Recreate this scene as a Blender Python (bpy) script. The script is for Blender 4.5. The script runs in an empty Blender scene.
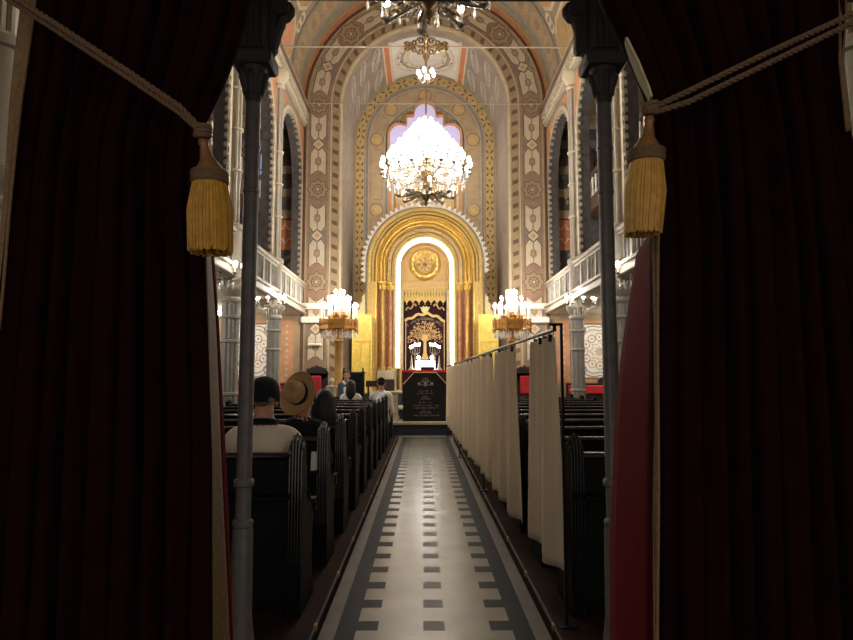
import bpy, math, random
from math import sin, cos, pi, tan, atan, radians, sqrt
from mathutils import Vector, Matrix, kdtree
random.seed(7)
SC = bpy.context.scene
COL = SC.collection
TH = radians(5.1); CAMZ = 1.45; XC = 0.065

def P(px, py, Y):
    """the point at distance Y down the hall that lies on the sight line (px, py)"""
    t = (320-py)/640
    zr = Y*tan(TH+atan(t)); zc = Y*cos(TH)+zr*sin(TH)
    return Vector(((px-423)*zc/640, Y, zr+CAMZ))

# ---------------------------------------------------------------- materials
def lin(c):
    c /= 255
    return c/12.92 if c <= .04045 else ((c+.055)/1.055)**2.4
MATS = {}
def mat(name, rgb, rough=.6, metal=0, var=.12, scale=6, bump=0, sheen=0, trans=0, emit=None, es=0, coat=0, spec=.5, stretch=None):
    if name in MATS: return MATS[name]
    m = bpy.data.materials.new(name); m.use_nodes = True
    nt = m.node_tree; N = nt.nodes; L = nt.links
    b = N['Principled BSDF']
    base = tuple(lin(c) for c in rgb)
    b.inputs['Roughness'].default_value = rough
    b.inputs['Metallic'].default_value = metal
    b.inputs['Specular IOR Level'].default_value = spec
    if coat: b.inputs['Coat Weight'].default_value = coat; b.inputs['Coat Roughness'].default_value = .15
    if sheen:
        b.inputs['Sheen Weight'].default_value = sheen; b.inputs['Sheen Roughness'].default_value = .4
        b.inputs['Sheen Tint'].default_value = (min(1, base[0]*6+.1), base[1]*4+.02, base[2]*4+.02, 1)
    if emit:
        b.inputs['Emission Color'].default_value = (*[lin(c) for c in emit], 1)
        b.inputs['Emission Strength'].default_value = es
    if var > 0:
        tc = N.new('ShaderNodeTexCoord'); mp = N.new('ShaderNodeMapping'); nz = N.new('ShaderNodeTexNoise')
        nz.inputs['Scale'].default_value = scale; nz.inputs['Detail'].default_value = 5
        if stretch: mp.inputs['Scale'].default_value = stretch
        mx = N.new('ShaderNodeMix'); mx.data_type = 'RGBA'
        mx.inputs['A'].default_value = (*[c*(1-var) for c in base], 1)
        mx.inputs['B'].default_value = (*[min(1, c*(1+var)) for c in base], 1)
        mr = N.new('ShaderNodeMapRange'); mr.inputs['From Min'].default_value = .3; mr.inputs['From Max'].default_value = .7
        L.new(tc.outputs['Object'], mp.inputs['Vector']); L.new(mp.outputs['Vector'], nz.inputs['Vector'])
        L.new(nz.outputs['Fac'], mr.inputs['Value']); L.new(mr.outputs['Result'], mx.inputs['Factor'])
        L.new(mx.outputs['Result'], b.inputs['Base Color'])
        if bump:
            bp = N.new('ShaderNodeBump'); bp.inputs['Strength'].default_value = bump; bp.inputs['Distance'].default_value = .01
            L.new(nz.outputs['Fac'], bp.inputs['Height']); L.new(bp.outputs['Normal'], b.inputs['Normal'])
    else:
        b.inputs['Base Color'].default_value = (*base, 1)
    if trans:
        tr = N.new('ShaderNodeBsdfTranslucent'); tr.inputs['Color'].default_value = (*base, 1)
        ms = N.new('ShaderNodeMixShader'); ms.inputs['Fac'].default_value = trans
        out = N['Material Output']
        L.new(b.outputs['BSDF'], ms.inputs[1]); L.new(tr.outputs['BSDF'], ms.inputs[2]); L.new(ms.outputs['Shader'], out.inputs['Surface'])
    MATS[name] = m
    return m

M = {}
def mk(key, *a, **k): M[key] = mat(key, *a, **k)
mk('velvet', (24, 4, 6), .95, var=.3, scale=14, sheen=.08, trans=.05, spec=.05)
mk('velvet_lit', (74, 8, 12), .9, var=.2, scale=14, sheen=.3, trans=.25, spec=.1)  # brighter red copy of the velvet, nave light put into the colour
mk('gold_braid', (104, 78, 46), .75, var=.25, scale=60, bump=.5)
mk('pale_lining', (170, 152, 112), .8, var=.12, scale=20)
mk('rope', (94, 68, 44), .8, var=.2, scale=90, bump=.4)
mk('tassel_gold', (166, 118, 34), .6, var=.25, scale=40, sheen=.3)
mk('tassel_wood', (116, 76, 38), .45, var=.2, scale=30)
mk('iron', (112, 104, 98), .45, var=.2, scale=20)
mk('iron_dark', (66, 58, 54), .6, var=.2, scale=12)
mk('pew', (9, 8, 8), .55, var=.25, scale=8, stretch=(1, 1, 8), spec=.18)
mk('pew_glint', (30, 28, 27), .24, var=.2, scale=20, spec=.6)  # pew wood made lighter, highlights on ridges and rails put into the colour
mk('platform', (50, 34, 26), .85, var=.3, scale=9, stretch=(1, 10, 1), spec=.1)
mk('brass', (190, 150, 80), .35, metal=.9, var=.15)
mk('cream_floor', (146, 142, 126), .27, var=.14, scale=2.2, spec=.35)
mk('dark_floor', (34, 36, 39), .5, var=.22, scale=3, spec=.07)
mk('mid_floor', (112, 110, 102), .45, var=.2, scale=3, spec=.1)
mk('strip_floor', (98, 86, 68), .45, var=.2, scale=4, spec=.3)
mk('side_floor', (60, 50, 44), .5, var=.2)
mk('step_dark', (40, 42, 56), .6, var=.2)
mk('step_light', (186, 176, 148), .5, var=.1)
mk('hang_cloth', (242, 226, 202), .9, var=.07, scale=5, stretch=(1, 1, .3), trans=.42, spec=.1)
mk('black_metal', (20, 20, 22), .4, metal=.5, var=.1)
# painted plaster
mk('p_tan', (164, 142, 110), .8, var=.12, scale=5)
mk('p_cream', (198, 186, 160), .8, var=.08, scale=5)
mk('p_white', (236, 232, 220), .7, var=.06)
mk('p_mauve', (150, 120, 100), .8, var=.14, scale=5)
mk('p_brown', (112, 86, 68), .8, var=.15, scale=8)
mk('p_dark', (62, 56, 54), .8, var=.15, scale=8)
mk('p_greyblue', (118, 122, 126), .8, var=.15, scale=8)
mk('p_greygreen', (146, 130, 104), .8, var=.16, scale=4)
mk('p_salmon', (200, 146, 108), .8, var=.14, scale=5)
mk('p_orange', (190, 118, 78), .8, var=.14, scale=5)
mk('p_yellow', (190, 160, 106), .75, var=.14, scale=6)
mk('p_ochre', (172, 142, 98), .8, var=.15, scale=6)
mk('p_purple', (142, 128, 114), .8, var=.16, scale=3)
mk('p_soffit', (206, 200, 190), .8, var=.08, scale=4)
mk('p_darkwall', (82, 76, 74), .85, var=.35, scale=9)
mk('p_lav', (190, 186, 206), .7, var=.08)
mk('p_stone', (172, 163, 148), .55, var=.10, scale=6)
mk('p_greycol', (150, 146, 140), .45, var=.12, scale=7)
mk('p_slot_shade', (92, 86, 84), .8, var=.3, scale=20)  # dark tone for the shade in the baluster slots
mk('p_wood', (84, 60, 46), .55, var=.2)
mk('gold', (224, 186, 100), .36, metal=.75, var=.15, scale=12)
mk('gold_flat', (216, 184, 110), .5, metal=.35, var=.16, scale=14)
mk('gold_pale', (222, 206, 150), .5, metal=.3, var=.12, scale=14)
mk('gold_grey', (168, 156, 132), .5, metal=.3, var=.14, scale=10)
mk('gilt', (172, 120, 52), .4, metal=.5, var=.2, scale=20)
mk('gold_bright', (232, 202, 96), .45, metal=.25, var=.14, scale=9)
mk('bronze', (158, 128, 84), .4, metal=.45, var=.3, scale=20)
mk('mosaic', (214, 178, 118), .5, metal=.3, var=.3, scale=40)
mk('red_marble', (196, 138, 94), .3, var=.25, scale=7)
mk('col_gold', (206, 160, 92), .3, metal=.35, var=.15, scale=7)
mk('ark_velvet', (54, 18, 28), .9, var=.25, scale=20)
mk('emb_gold', (226, 190, 122), .5, metal=.3, var=.2, scale=60)
mk('emb_pink', (206, 150, 120), .6, metal=.2, var=.25, scale=60)
mk('emb_dim', (150, 138, 118), .6, metal=.2, var=.2, scale=60)
mk('black_velvet', (11, 10, 15), .9, var=.2, scale=20)
mk('red_cloth', (190, 28, 34), .7, var=.15, scale=12)
mk('red_pad', (186, 34, 42), .6, var=.15, scale=12)
mk('dark_wood', (40, 28, 24), .4, var=.25, scale=14)
mk('silver', (210, 206, 200), .3, metal=.7, var=.1)
mk('pewter', (156, 148, 136), .35, metal=.75, var=.2, scale=20)
mk('crystal', (226, 226, 224), .08, var=.0, spec=.9)
mk('sleeve', (244, 240, 230), .5, var=.0)
mk('bulb', (255, 250, 240), .3, var=0, emit=(255, 244, 226), es=14)
mk('bulb_off', (190, 184, 172), .2, var=0)
mk('led', (255, 255, 255), .3, var=0, emit=(255, 252, 246), es=5)
mk('lightbox', (255, 255, 255), .3, var=0, emit=(255, 246, 232), es=2.2)
mk('glass_lit', (190, 180, 220), .1, var=0, emit=(196, 190, 236), es=.24)
mk('glass_blue', (150, 180, 220), .1, var=0, emit=(150, 186, 235), es=.9)
mk('glass_day', (240, 236, 226), .1, var=0, emit=(250, 244, 230), es=3)
mk('skin', (206, 150, 122), .5, var=.06, scale=20)
mk('lip', (160, 86, 76), .5, var=0)
mk('tee_beige', (238, 216, 190), .9, var=.06, scale=12)
mk('cloth_black', (20, 20, 24), .9, var=.15, scale=20)
mk('cloth_navy', (28, 30, 42), .9, var=.15, scale=20)
mk('trousers', (42, 42, 52), .9, var=.1)
mk('denim', (92, 104, 128), .9, var=.2, scale=40)
mk('shirt_white', (250, 248, 244), .85, var=.05)
mk('hair_dark', (24, 18, 16), .5, var=.2, scale=60)
mk('hair_grey', (120, 108, 98), .7, var=.2, scale=60)
mk('straw', (200, 158, 112), .8, var=.15, scale=60, bump=.3)
mk('paper', (232, 230, 224), .8, var=.03)
mk('shoe', (26, 24, 24), .5, var=.1)

# ---------------------------------------------------------------- mesh builder
class MB:
    def __init__(s): s.v = []; s.f = []; s.m = []
    def add(s, verts, faces, m=0):
        o = len(s.v); s.v += [tuple(p) for p in verts]
        for k, f in enumerate(faces):
            s.f.append([i+o for i in f]); s.m.append(m[k] if isinstance(m, list) else m)
        return s
    def box(s, x0, x1, y0, y1, z0, z1, m=0, bev=0):
        if bev:
            b = min(bev, (x1-x0)*.45, (y1-y0)*.45, (z1-z0)*.45)
            if b > 0:
                V = []; 
                def q(x, y, z): V.append((x, y, z)); return len(V)-1
                X = (x0, x1); Y = (y0, y1); Z = (z0, z1); c = {}
                for i in (0, 1):
                    for j in (0, 1):
                        for k in (0, 1):
                            sx = b*(1-2*i); sy = b*(1-2*j); sz = b*(1-2*k)
                            c[i, j, k] = (q(X[i], Y[j]+sy, Z[k]+sz), q(X[i]+sx, Y[j], Z[k]+sz), q(X[i]+sx, Y[j]+sy, Z[k]))
                F = []
                for i in (0, 1): F.append([c[i, 0, 0][0], c[i, 0, 1][0], c[i, 1, 1][0], c[i, 1, 0][0]][::(1 if i == 0 else -1)])
                for j in (0, 1): F.append([c[0, j, 0][1], c[1, j, 0][1], c[1, j, 1][1], c[0, j, 1][1]][::(1 if j == 0 else -1)])
                for k in (0, 1): F.append([c[0, 0, k][2], c[0, 1, k][2], c[1, 1, k][2], c[1, 0, k][2]][::(1 if k == 0 else -1)])
                for a in (0, 1):
                    for d in (0, 1):
                        F.append([c[a, d, 0][0], c[a, d, 1][0], c[a, d, 1][1], c[a, d, 0][1]])
                        F.append([c[a, 0, d][0], c[a, 1, d][0], c[a, 1, d][2], c[a, 0, d][2]])
                        F.append([c[0, a, d][1], c[1, a, d][1], c[1, a, d][2], c[0, a, d][2]])
                for t in c.values(): F.append(list(t))
                return s.add(V, F, m)
        V = [(x, y, z) for x in (x0, x1) for y in (y0, y1) for z in (z0, z1)]
        return s.add(V, [[0, 1, 3, 2], [4, 6, 7, 5], [0, 4, 5, 1], [2, 3, 7, 6], [0, 2, 6, 4], [1, 5, 7, 3]], m)
    def tube(s, pts, r, n=8, m=0, cap=True, closed=False, flat=None):
        pts = [Vector(p) for p in pts]; k = len(pts)
        R = r if isinstance(r, (list, tuple)) else [r]*k
        V = []; F = []
        up = Vector((0, 0, 1)); prev = None
        for i, p in enumerate(pts):
            if closed: d = pts[(i+1) % k]-pts[i-1]
            else: d = pts[min(i+1, k-1)]-pts[max(i-1, 0)]
            if d.length < 1e-9: d = Vector((0, 0, 1))
            d.normalize()
            if prev is None:
                a = Vector((1, 0, 0)) if abs(d.x) < .9 else Vector((0, 1, 0))
                a = (a-d*a.dot(d)).normalized()
            else:
                a = prev-d*prev.dot(d)
                a = a.normalized() if a.length > 1e-6 else prev
            prev = a; b = d.cross(a)
            for j in range(n):
                t = 2*pi*j/n; ry = R[i] if not isinstance(R[i], tuple) else R[i][1]; rx = R[i] if not isinstance(R[i], tuple) else R[i][0]
                V.append(p+a*cos(t)*rx+b*sin(t)*ry)
        for i in range(k if closed else k-1):
            for j in range(n):
                i2 = (i+1) % k
                F.append([i*n+j, i*n+(j+1) % n, i2*n+(j+1) % n, i2*n+j])
        if cap and not closed:
            F.append(list(range(n))[::-1]); F.append([(k-1)*n+j for j in range(n)])
        return s.add(V, F, m)
    def lathe(s, prof, c=(0, 0, 0), n=20, m=0, cap=True, ms=None, sx=1, sy=1):
        V = []; F = []; mm = []
        for (r, z) in prof:
            for j in range(n):
                t = 2*pi*j/n
                V.append((c[0]+r*cos(t)*sx, c[1]+r*sin(t)*sy, c[2]+z))
        for i in range(len(prof)-1):
            for j in range(n):
                F.append([i*n+j, i*n+(j+1) % n, (i+1)*n+(j+1) % n, (i+1)*n+j]); mm.append(ms[i] if ms else m)
        if cap:
            F.append(list(range(n))[::-1]); mm.append(ms[0] if ms else m)
            F.append([(len(prof)-1)*n+j for j in range(n)]); mm.append(ms[-1] if ms else m)
        return s.add(V, F, mm)
    def ball(s, c, r, n=10, m=0, k=None):
        rx, ry, rz = r if isinstance(r, tuple) else (r, r, r)
        k = k or max(4, n//2)
        V = [(c[0], c[1], c[2]-rz)]; F = []
        for i in range(1, k):
            a = -pi/2+pi*i/k
            for j in range(n):
                t = 2*pi*j/n; V.append((c[0]+rx*cos(a)*cos(t), c[1]+ry*cos(a)*sin(t), c[2]+rz*sin(a)))
        V.append((c[0], c[1], c[2]+rz)); e = len(V)-1
        for j in range(n):
            F.append([0, 1+(j+1) % n, 1+j]); F.append([e, 1+(k-2)*n+j, 1+(k-2)*n+(j+1) % n])
        for i in range(k-2):
            for j in range(n):
                F.append([1+i*n+j, 1+i*n+(j+1) % n, 1+(i+1)*n+(j+1) % n, 1+(i+1)*n+j])
        return s.add(V, F, m)
    def prism(s, poly, fn, h0, h1, m=0, ms=None):
        """polygon (2D list) extruded between h0 and h1 through fn(u, v, h)"""
        n = len(poly)
        V = [fn(u, v, h0) for u, v in poly]+[fn(u, v, h1) for u, v in poly]
        F = [list(range(n))[::-1], [n+i for i in range(n)]]
        F += [[i, (i+1) % n, n+(i+1) % n, n+i] for i in range(n)]
        return s.add(V, F, m)
    def stamp(s, poly, fn, h, m=0, c=None):
        """painted motif: a fan laid on a surface"""
        n = len(poly)
        if c is None: c = (sum(p[0] for p in poly)/n, sum(p[1] for p in poly)/n)
        V = [fn(*c, h)]+[fn(u, v, h) for u, v in poly]
        return s.add(V, [[0, 1+i, 1+(i+1) % n] for i in range(n)], m)
    def ring(s, inner, outer, fn, h, m=0, closed=True):
        n = len(inner)
        V = [fn(u, v, h) for u, v in inner]+[fn(u, v, h) for u, v in outer]
        return s.add(V, [[i, (i+1) % n, n+(i+1) % n, n+i] for i in range(n if closed else n-1)], m)
    def line(s, pts, w, fn, h, m=0, closed=False):
        """painted line of width w along 2D points"""
        n = len(pts); a = []; b = []
        for i, (u, v) in enumerate(pts):
            if closed: p = pts[i-1]; q = pts[(i+1) % n]
            else: p = pts[max(i-1, 0)]; q = pts[min(i+1, n-1)]
            dx, dy = q[0]-p[0], q[1]-p[1]; l = sqrt(dx*dx+dy*dy) or 1
            a.append((u-dy/l*w/2, v+dx/l*w/2)); b.append((u+dy/l*w/2, v-dx/l*w/2))
        return s.ring(a, b, fn, h, m, closed)
    def build(s, name, mats, parent=None, smooth=True, ang=38, origin=None):
        off = Vector((0, 0, 0)); q = parent
        while q is not None: off += q.location; q = q.parent
        o0 = Vector(origin) if origin is not None else Vector((0, 0, 0))
        tot = off+o0 if parent is None else off
        me = bpy.data.meshes.new(name)
        me.from_pydata([(p[0]-tot.x, p[1]-tot.y, p[2]-tot.z) for p in s.v], [], s.f)
        if not isinstance(mats, (list, tuple)): mats = [mats]
        for m in mats: me.materials.append(M[m] if isinstance(m, str) else m)
        if len(mats) > 1: me.polygons.foreach_set('material_index', s.m)
        if smooth:
            me.shade_smooth(); me.set_sharp_from_angle(angle=radians(ang))
        me.validate(); me.update()
        o = bpy.data.objects.new(name, me); COL.objects.link(o)
        if parent is not None: o.parent = parent
        elif origin is not None: o.location = o0
        return o

def tag(o, label, cat, group=None):
    o['label'] = label; o['category'] = cat
    if group: o['group'] = group
    return o
def struct(o): o['kind'] = 'structure'; return o
def thing(name, loc, label, cat, group=None):
    o = bpy.data.objects.new(name, None); COL.objects.link(o); o.location = loc
    o.empty_display_size = .1
    return tag(o, label, cat, group)
def dup(root, loc, label, group=None, rz=0, mirror=False):
    def cp(o, par):
        c = o.copy(); COL.objects.link(c); c.parent = par
        for ch in list(o.children): cp(ch, c)
        return c
    r = cp(root, None); r.location = loc; r.rotation_euler = (0, 0, rz); r['label'] = label
    if group: r['group'] = group
    return r
def point(name, loc, power, r=.2, col=(1, .955, .89)):
    l = bpy.data.lights.new(name, 'POINT'); l.energy = power; l.shadow_soft_size = r; l.color = col
    o = bpy.data.objects.new(name, l); COL.objects.link(o); o.location = loc
    return o
ORD = ['nearest', 'second', 'third', 'fourth', 'fifth', 'sixth', 'seventh', 'eighth', 'ninth', 'tenth', 'eleventh', 'farthest']
def circ(u, v, r, n=16, a0=0, ry=None):
    ry = r if ry is None else ry
    return [(u+r*cos(a0+2*pi*i/n), v+ry*sin(a0+2*pi*i/n)) for i in range(n)]
def starp(u, v, r1, r2, k, a0=pi/2):
    return [(u+(r1 if i % 2 == 0 else r2)*cos(a0+pi*i/k), v+(r1 if i % 2 == 0 else r2)*sin(a0+pi*i/k)) for i in range(2*k)]

# ---------------------------------------------------------------- camera
cd = bpy.data.cameras.new('camera'); cam = bpy.data.objects.new('camera', cd); COL.objects.link(cam)
cd.sensor_width = 36; cd.lens = 640/853*36; cd.clip_start = .05; cd.clip_end = 100
cam.location = (0, 0, CAMZ); cam.rotation_euler = (radians(90)+TH, 0, -atan(3.5/640)); SC.camera = cam
SC.view_settings.view_transform = 'Standard'; SC.view_settings.look = 'None'
SC.view_settings.gamma = 1; SC.view_settings.use_curve_mapping = False
SC.view_settings.exposure = .62
w = bpy.data.worlds.new('world'); SC.world = w; w.use_nodes = True
w.node_tree.nodes['Background'].inputs['Color'].default_value = (1, .94, .86, 1)
w.node_tree.nodes['Background'].inputs['Strength'].default_value = .54
# ================================================================ THE SETTING
HW = 3.63            # half width of the nave
YF = 18.7            # chancel arch plane
SPR = 9.6            # springing of the vault
YB = 21.7            # apse rear wall

def arch_pos(u, w, base, spring, R):
    H = spring-base
    if u < H: return (XC-w, base+u)
    a = (u-H)/R
    if a < pi: return (XC-w*cos(a), spring+w*sin(a))
    return (XC+w, spring-(u-H-pi*R))
def arch_us(base, spring, R, na=40, ns=1):
    H = spring-base
    return [H*i/ns for i in range(ns)]+[H+pi*R*i/na for i in range(na)]+[H+pi*R+H*i/ns for i in range(ns+1)]
def sweep(mb, base, spring, prof, ms, na=40, ns=1):
    us = arch_us(base, spring, 1.0, na, ns); k = len(prof); V = []; F = []; mm = []
    for u in us:
        for (w, y) in prof:
            x, z = arch_pos(u, w, base, spring, 1.0); V.append((x, y, z))
    for i in range(len(us)-1):
        for j in range(k-1):
            F.append([i*k+j, i*k+j+1, (i+1)*k+j+1, (i+1)*k+j]); mm.append(ms[j] if isinstance(ms, list) else ms)
    mb.add(V, F, mm)
def archfn(base, spring, R, y):
    def fn(u, w, h):
        x, z = arch_pos(u, w, base, spring, R); return (x, y-h, z)
    return fn

# ---- floor: marble aisle with inlaid border
mb = MB()
mb.box(XC-9, XC+9, -3.5, 23, -.2, 0, 1)
AX0, AX1 = -.585, .715
mb.box(AX0, AX1, 2.2, 16.1, 0, .004, 2)
mb.box(XC-.56, XC+.56, 2.2, 15.6, .004, .0065, 3)
mb.box(XC-.447, XC+.447, 2.2, 15.6, .0065, .0085, 0)
y = 2.34
k = 0
while y < 15.2:
    mb.box(XC-.450, XC-.325, y, y+.14, .0085, .0095, 3); mb.box(XC+.325, XC+.450, y, y+.14, .0085, .0095, 3)
    mb.box(XC-.062, XC+.062, y, y+.14, .0085, .0095, 4)
    y += .365; k += 1
mb.box(XC-.447, XC+.447, 15.25, 15.45, .0085, .0095, 3)
mb.box(XC-.56, XC+.56, 15.6, 16.1, .004, .0065, 4)
struct(mb.build('floor', ['cream_floor', 'side_floor', 'strip_floor', 'dark_floor', 'mid_floor'], smooth=False))
# ---- pew platforms
for nm, x0, x1 in (('trim_1', XC-HW+.3, AX0), ('trim_2', AX1, XC+HW-.3)):
    mb = MB(); mb.box(x0, x1, 3.3, 15.0, 0, .1, 0)
    xe = AX0 if x1 == AX0 else AX1
    mb.box(xe-.006, xe+.006, 3.3, 15.0, .085, .104, 1, .003)
    for i in range(12):
        yy = 3.6+i*.95; mb.box(xe-.009, xe+.009, yy, yy+.05, .075, .108, 2, .003)
    struct(mb.build(nm, ['platform', 'dark_wood', 'brass'], smooth=False))
# ---- chancel steps
mb = MB()
mb.box(XC-3.3, XC+3.3, 16.2, 23, 0, .26, 0)
mb.box(XC-3.3, XC+3.3, 16.14, 23, .26, .33, 1, .01)
mb.box(XC-2.9, XC+2.9, 17.3, 23, .33, .58, 0)
mb.box(XC-2.9, XC+2.9, 17.24, 23, .58, .63, 1, .01)
mb.box(XC-2.2, XC+2.2, 19.0, 23, .63, .97, 0)
mb.box(XC-2.2, XC+2.2, 18.94, 23, .97, 1.02, 1, .01)
struct(mb.build('trim_3', ['step_dark', 'step_light', 'red_cloth'], smooth=False))

# ---- chancel arch wall with its painted band, apse tunnel
mb = MB()
CM = ['p_tan', 'p_mauve', 'p_cream', 'p_brown', 'p_brown', 'p_greyblue', 'p_ochre', 'p_purple', 'p_soffit', 'p_orange', 'p_white', 'p_salmon', 'p_stone', 'p_lav']
prof = [(2.45, YB), (2.45, YF+.15), (2.46, YF+.06), (2.49, YF+.02), (2.55, YF), (2.57, YF-.05), (2.80, YF-.05), (2.81, YF-.08), (2.84, YF-.08), (2.86, YF-.04),
        (3.54, YF-.04), (3.55, YF-.07), (3.59, YF-.07), (3.60, YF-.02), (3.66, YF-.02)]
pm = [7, 7, 0, 2, 0, 0, 0, 2, 0, 0, 0, 3, 2, 3]
sweep(mb, 0, SPR, prof, pm, 48)
R0 = 3.20
fn = archfn(0, SPR, R0, YF-.04)
WM = 3.20
def cartouche(u0, L):
    """two white shields with dark centres either side of a diamond, running along the band"""
    c = L/2
    mb.stamp([(u0, WM-.30), (u0, WM+.30), (u0+L, WM+.30), (u0+L, WM-.30)], fn, .003, 1)
    for s in (-1, 1):
        m_ = u0+c+s*(L*.27)
        a = L*.215
        pts = [(m_-a, WM-.24), (m_-a*.72, WM-.05), (m_-a*.72, WM+.05), (m_-a, WM+.24), (m_+a*.6, WM+.24), (m_+a, WM+.12), (m_+a*.8, WM), (m_+a, WM-.12), (m_+a*.6, WM-.24)]
        if s > 0: pts = [(2*m_-p[0], p[1]) for p in pts]
        mb.stamp(pts, fn, .006, 2, (m_, WM))
        mb.line(pts, .03, fn, .008, 3, True)
        mb.stamp(circ(m_, WM, .15, 6, 0, .105), fn, .009, 1)
        mb.stamp(circ(m_, WM, .09, 6, 0, .06), fn, .011, 0)
        mb.line([(m_-a, WM), (m_+a, WM)], .035, fn, .0085, 1)
    q = L*.085
    mb.stamp([(u0+c-q*1.1, WM), (u0+c, WM+.19), (u0+c+q*1.1, WM), (u0+c, WM-.19)], fn, .010, 2)
    mb.line([(u0+c-q*1.1, WM), (u0+c, WM+.19), (u0+c+q*1.1, WM), (u0+c, WM-.19)], .03, fn, .012, 3, True)
    mb.stamp([(u0+c-q*.5, WM), (u0+c, WM+.08), (u0+c+q*.5, WM), (u0+c, WM-.08)], fn, .013, 11)
    for t in (-1, 1):
        for s in (-1, 1):
            mb.line([(u0+c+s*.02, WM+t*.17), (u0+c+s*.19, WM+t*.30)], .05, fn, .009, 5)
def starbox(uc, r):
    mb.stamp([(uc-r*1.2, WM-.30), (uc-r*1.2, WM+.30), (uc+r*1.2, WM+.30), (uc+r*1.2, WM-.30)], fn, .0042, 1)
    mb.stamp(starp(uc, WM, r, r*.76, 8), fn, .006, 3)
    mb.stamp(starp(uc, WM, r*.90, r*.68, 8), fn, .008, 0)
    mb.ring(circ(uc, WM, r*.40, 16), circ(uc, WM, r*.48, 16), fn, .010, 3)
    for i in range(8):
        a = 2*pi*i/8
        mb.stamp(circ(uc+r*.56*cos(a), WM+r*.56*sin(a), r*.08, 5), fn, .011, 1)
        mb.line([(uc+r*.1*cos(a), WM+r*.1*sin(a)), (uc+r*.38*cos(a), WM+r*.38*sin(a))], .025, fn, .010, 3)
    mb.stamp(circ(uc, WM, r*.12, 8), fn, .012, 2)
PA = pi*R0/4
for side in (0, 1):
    U = lambda z: z if side == 0 else 2*SPR+pi*R0-z
    for zc_, L in ((8.40, 1.95), (5.62, 1.95), (2.86, 1.95)):
        a = U(zc_); cartouche(a-L/2, L)
    for zc_ in (7.02, 4.24, 1.48): starbox(U(zc_), .34)
    starbox(U(9.62), .30)
for i in range(4):
    a = SPR+PA*i
    cartouche(a+.32, PA-.64)
    if i: starbox(a, .40)
# chevron strip inside the band
f2 = archfn(0, SPR, 2.69, YF-.05); u = .5; Utot = 2*SPR+pi*2.69
while u < Utot-.3:
    mb.stamp([(u, 2.60), (u+.07, 2.77), (u+.20, 2.77), (u+.13, 2.60)] if u < Utot/2 else [(u+.07, 2.60), (u, 2.77), (u+.13, 2.77), (u+.20, 2.60)], f2, .004, 4)
    u += .36
# bright pilaster mouldings beside the candelabra
for s in (-1, 1):
    for z0, z1 in ((3.42, 3.60), (3.02, 3.20), (2.35, 2.43)):
        c = XC+s*WM
        ww = .42 if z1 > 3 else .2
        mb.box(c-ww, c+ww, YF-.20, YF-.03, z0, z1, 10, .03)
# painted apse tunnel: angle a (0 left .. pi right) and distance y
def tun(R, h0=0):
    def f(a, yy, h): return (XC-(R-h)*cos(a), yy, SPR+(R-h)*sin(a))
    return f
ft = tun(2.45)
def patch(f, a0, a1, y0, y1, h, m, na=10):
    A = [a0+(a1-a0)*i/na for i in range(na+1)]
    mb.ring([(a, y0) for a in A], [(a, y1) for a in A], f, h, m, False)
patch(ft, radians(62), radians(118), 19.1, 21.55, .004, 8, 12)
for s in (-1, 1):
    for d0, d1, m_ in ((25.5, 28, 2), (28, 32, 9), (32, 33.2, 2)):
        a0, a1 = pi/2+s*radians(d0), pi/2+s*radians(d1)
        patch(ft, min(a0, a1), max(a0, a1), 19.0, 21.65, .006, m_, 2)
# lace oval on the crown panel
for rr, m_ in ((1.0, 2), (.80, 0), (.62, 2)):
    A = [(pi/2+.40*rr*cos(t), 20.35+1.1*rr*sin(t)) for t in [2*pi*i/32 for i in range(32)]]
    mb.line(A, .05, ft, .008, m_, True)
for i in range(60):
    t = random.random()*2*pi; q = .66+.30*random.random()
    mb.stamp(circ(pi/2+.40*q*cos(t), 20.35+1.1*q*sin(t), .014, 5, 0, .04), ft, .009, random.choice((0, 3, 3)))
# ribbons on the flank panels
for s in (-1, 1):
    for row in range(3):
        for col in range(2):
            a = pi/2+s*radians(40+row*14); yy = 19.55+col*1.35
            for q in (1, .55):
                L_ = [(a+s*(.055*q*sin(t)+.05*cos(t)), yy+.60*q*cos(t)) for t in [2*pi*i/18 for i in range(18)]]
                mb.line(L_, .022, ft, .006, 12, True)
            mb.stamp(circ(a, yy, .02, 8, 0, .2), ft, .005, 1)
    for row in range(2):
        a = pi/2+s*radians(38+row*46)
        patch(ft, a-.012, a+.012, 19, 21.65, .005, 5, 2)
struct(mb.build('wall_front', CM, ang=30))

# ---- apse rear wall
mb = MB()
BM = ['p_ochre', 'p_yellow', 'p_dark', 'p_greyblue', 'p_tan', 'p_brown', 'p_orange', 'p_cream', 'p_mauve']
sweep(mb, 0, SPR, [(.01, YB-.01), (1.30, YB-.01), (1.30, YB), (1.36, YB), (1.38, YB-.02), (1.97, YB-.02), (1.99, YB-.03), (2.04, YB-.03), (2.05, YB-.02), (2.5, YB-.02)],
      [0, 5, 3, 3, 4, 3, 3, 1, 1], 48)
fy = archfn(0, SPR, 2.25, YB-.02)
u = 4.4; Ut = 2*SPR+pi*2.25; i = 0
while u < Ut-4.3:
    for (du, dw, a) in ((0, -.08, .6), (.0, .08, -.6), (.22, -.08, -.6), (.22, .08, .6)):
        ca, sa = cos(a), sin(a)
        L_ = [(.075*cos(t), .024*sin(t)) for t in [2*pi*k/8 for k in range(8)]]
        mb.stamp([(u+du+p*ca-q*sa, 2.25+dw+p*sa+q*ca) for p, q in L_], fy, .004, 2)
    mb.stamp(starp(u+.41, 2.25, .06, .022, 4), fy, .004, 5); mb.line([(u-.05, 2.25), (u+.28, 2.25)], .014, fy, .003, 0)
    u += .60; i += 1
for w_ in (2.09, 2.41): 
    us = [4.4+(Ut-8.7)*i/80 for i in range(81)]
    mb.ring([(u, w_-.012) for u in us], [(u, w_+.012) for u in us], fy, .004, 3, False)
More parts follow.
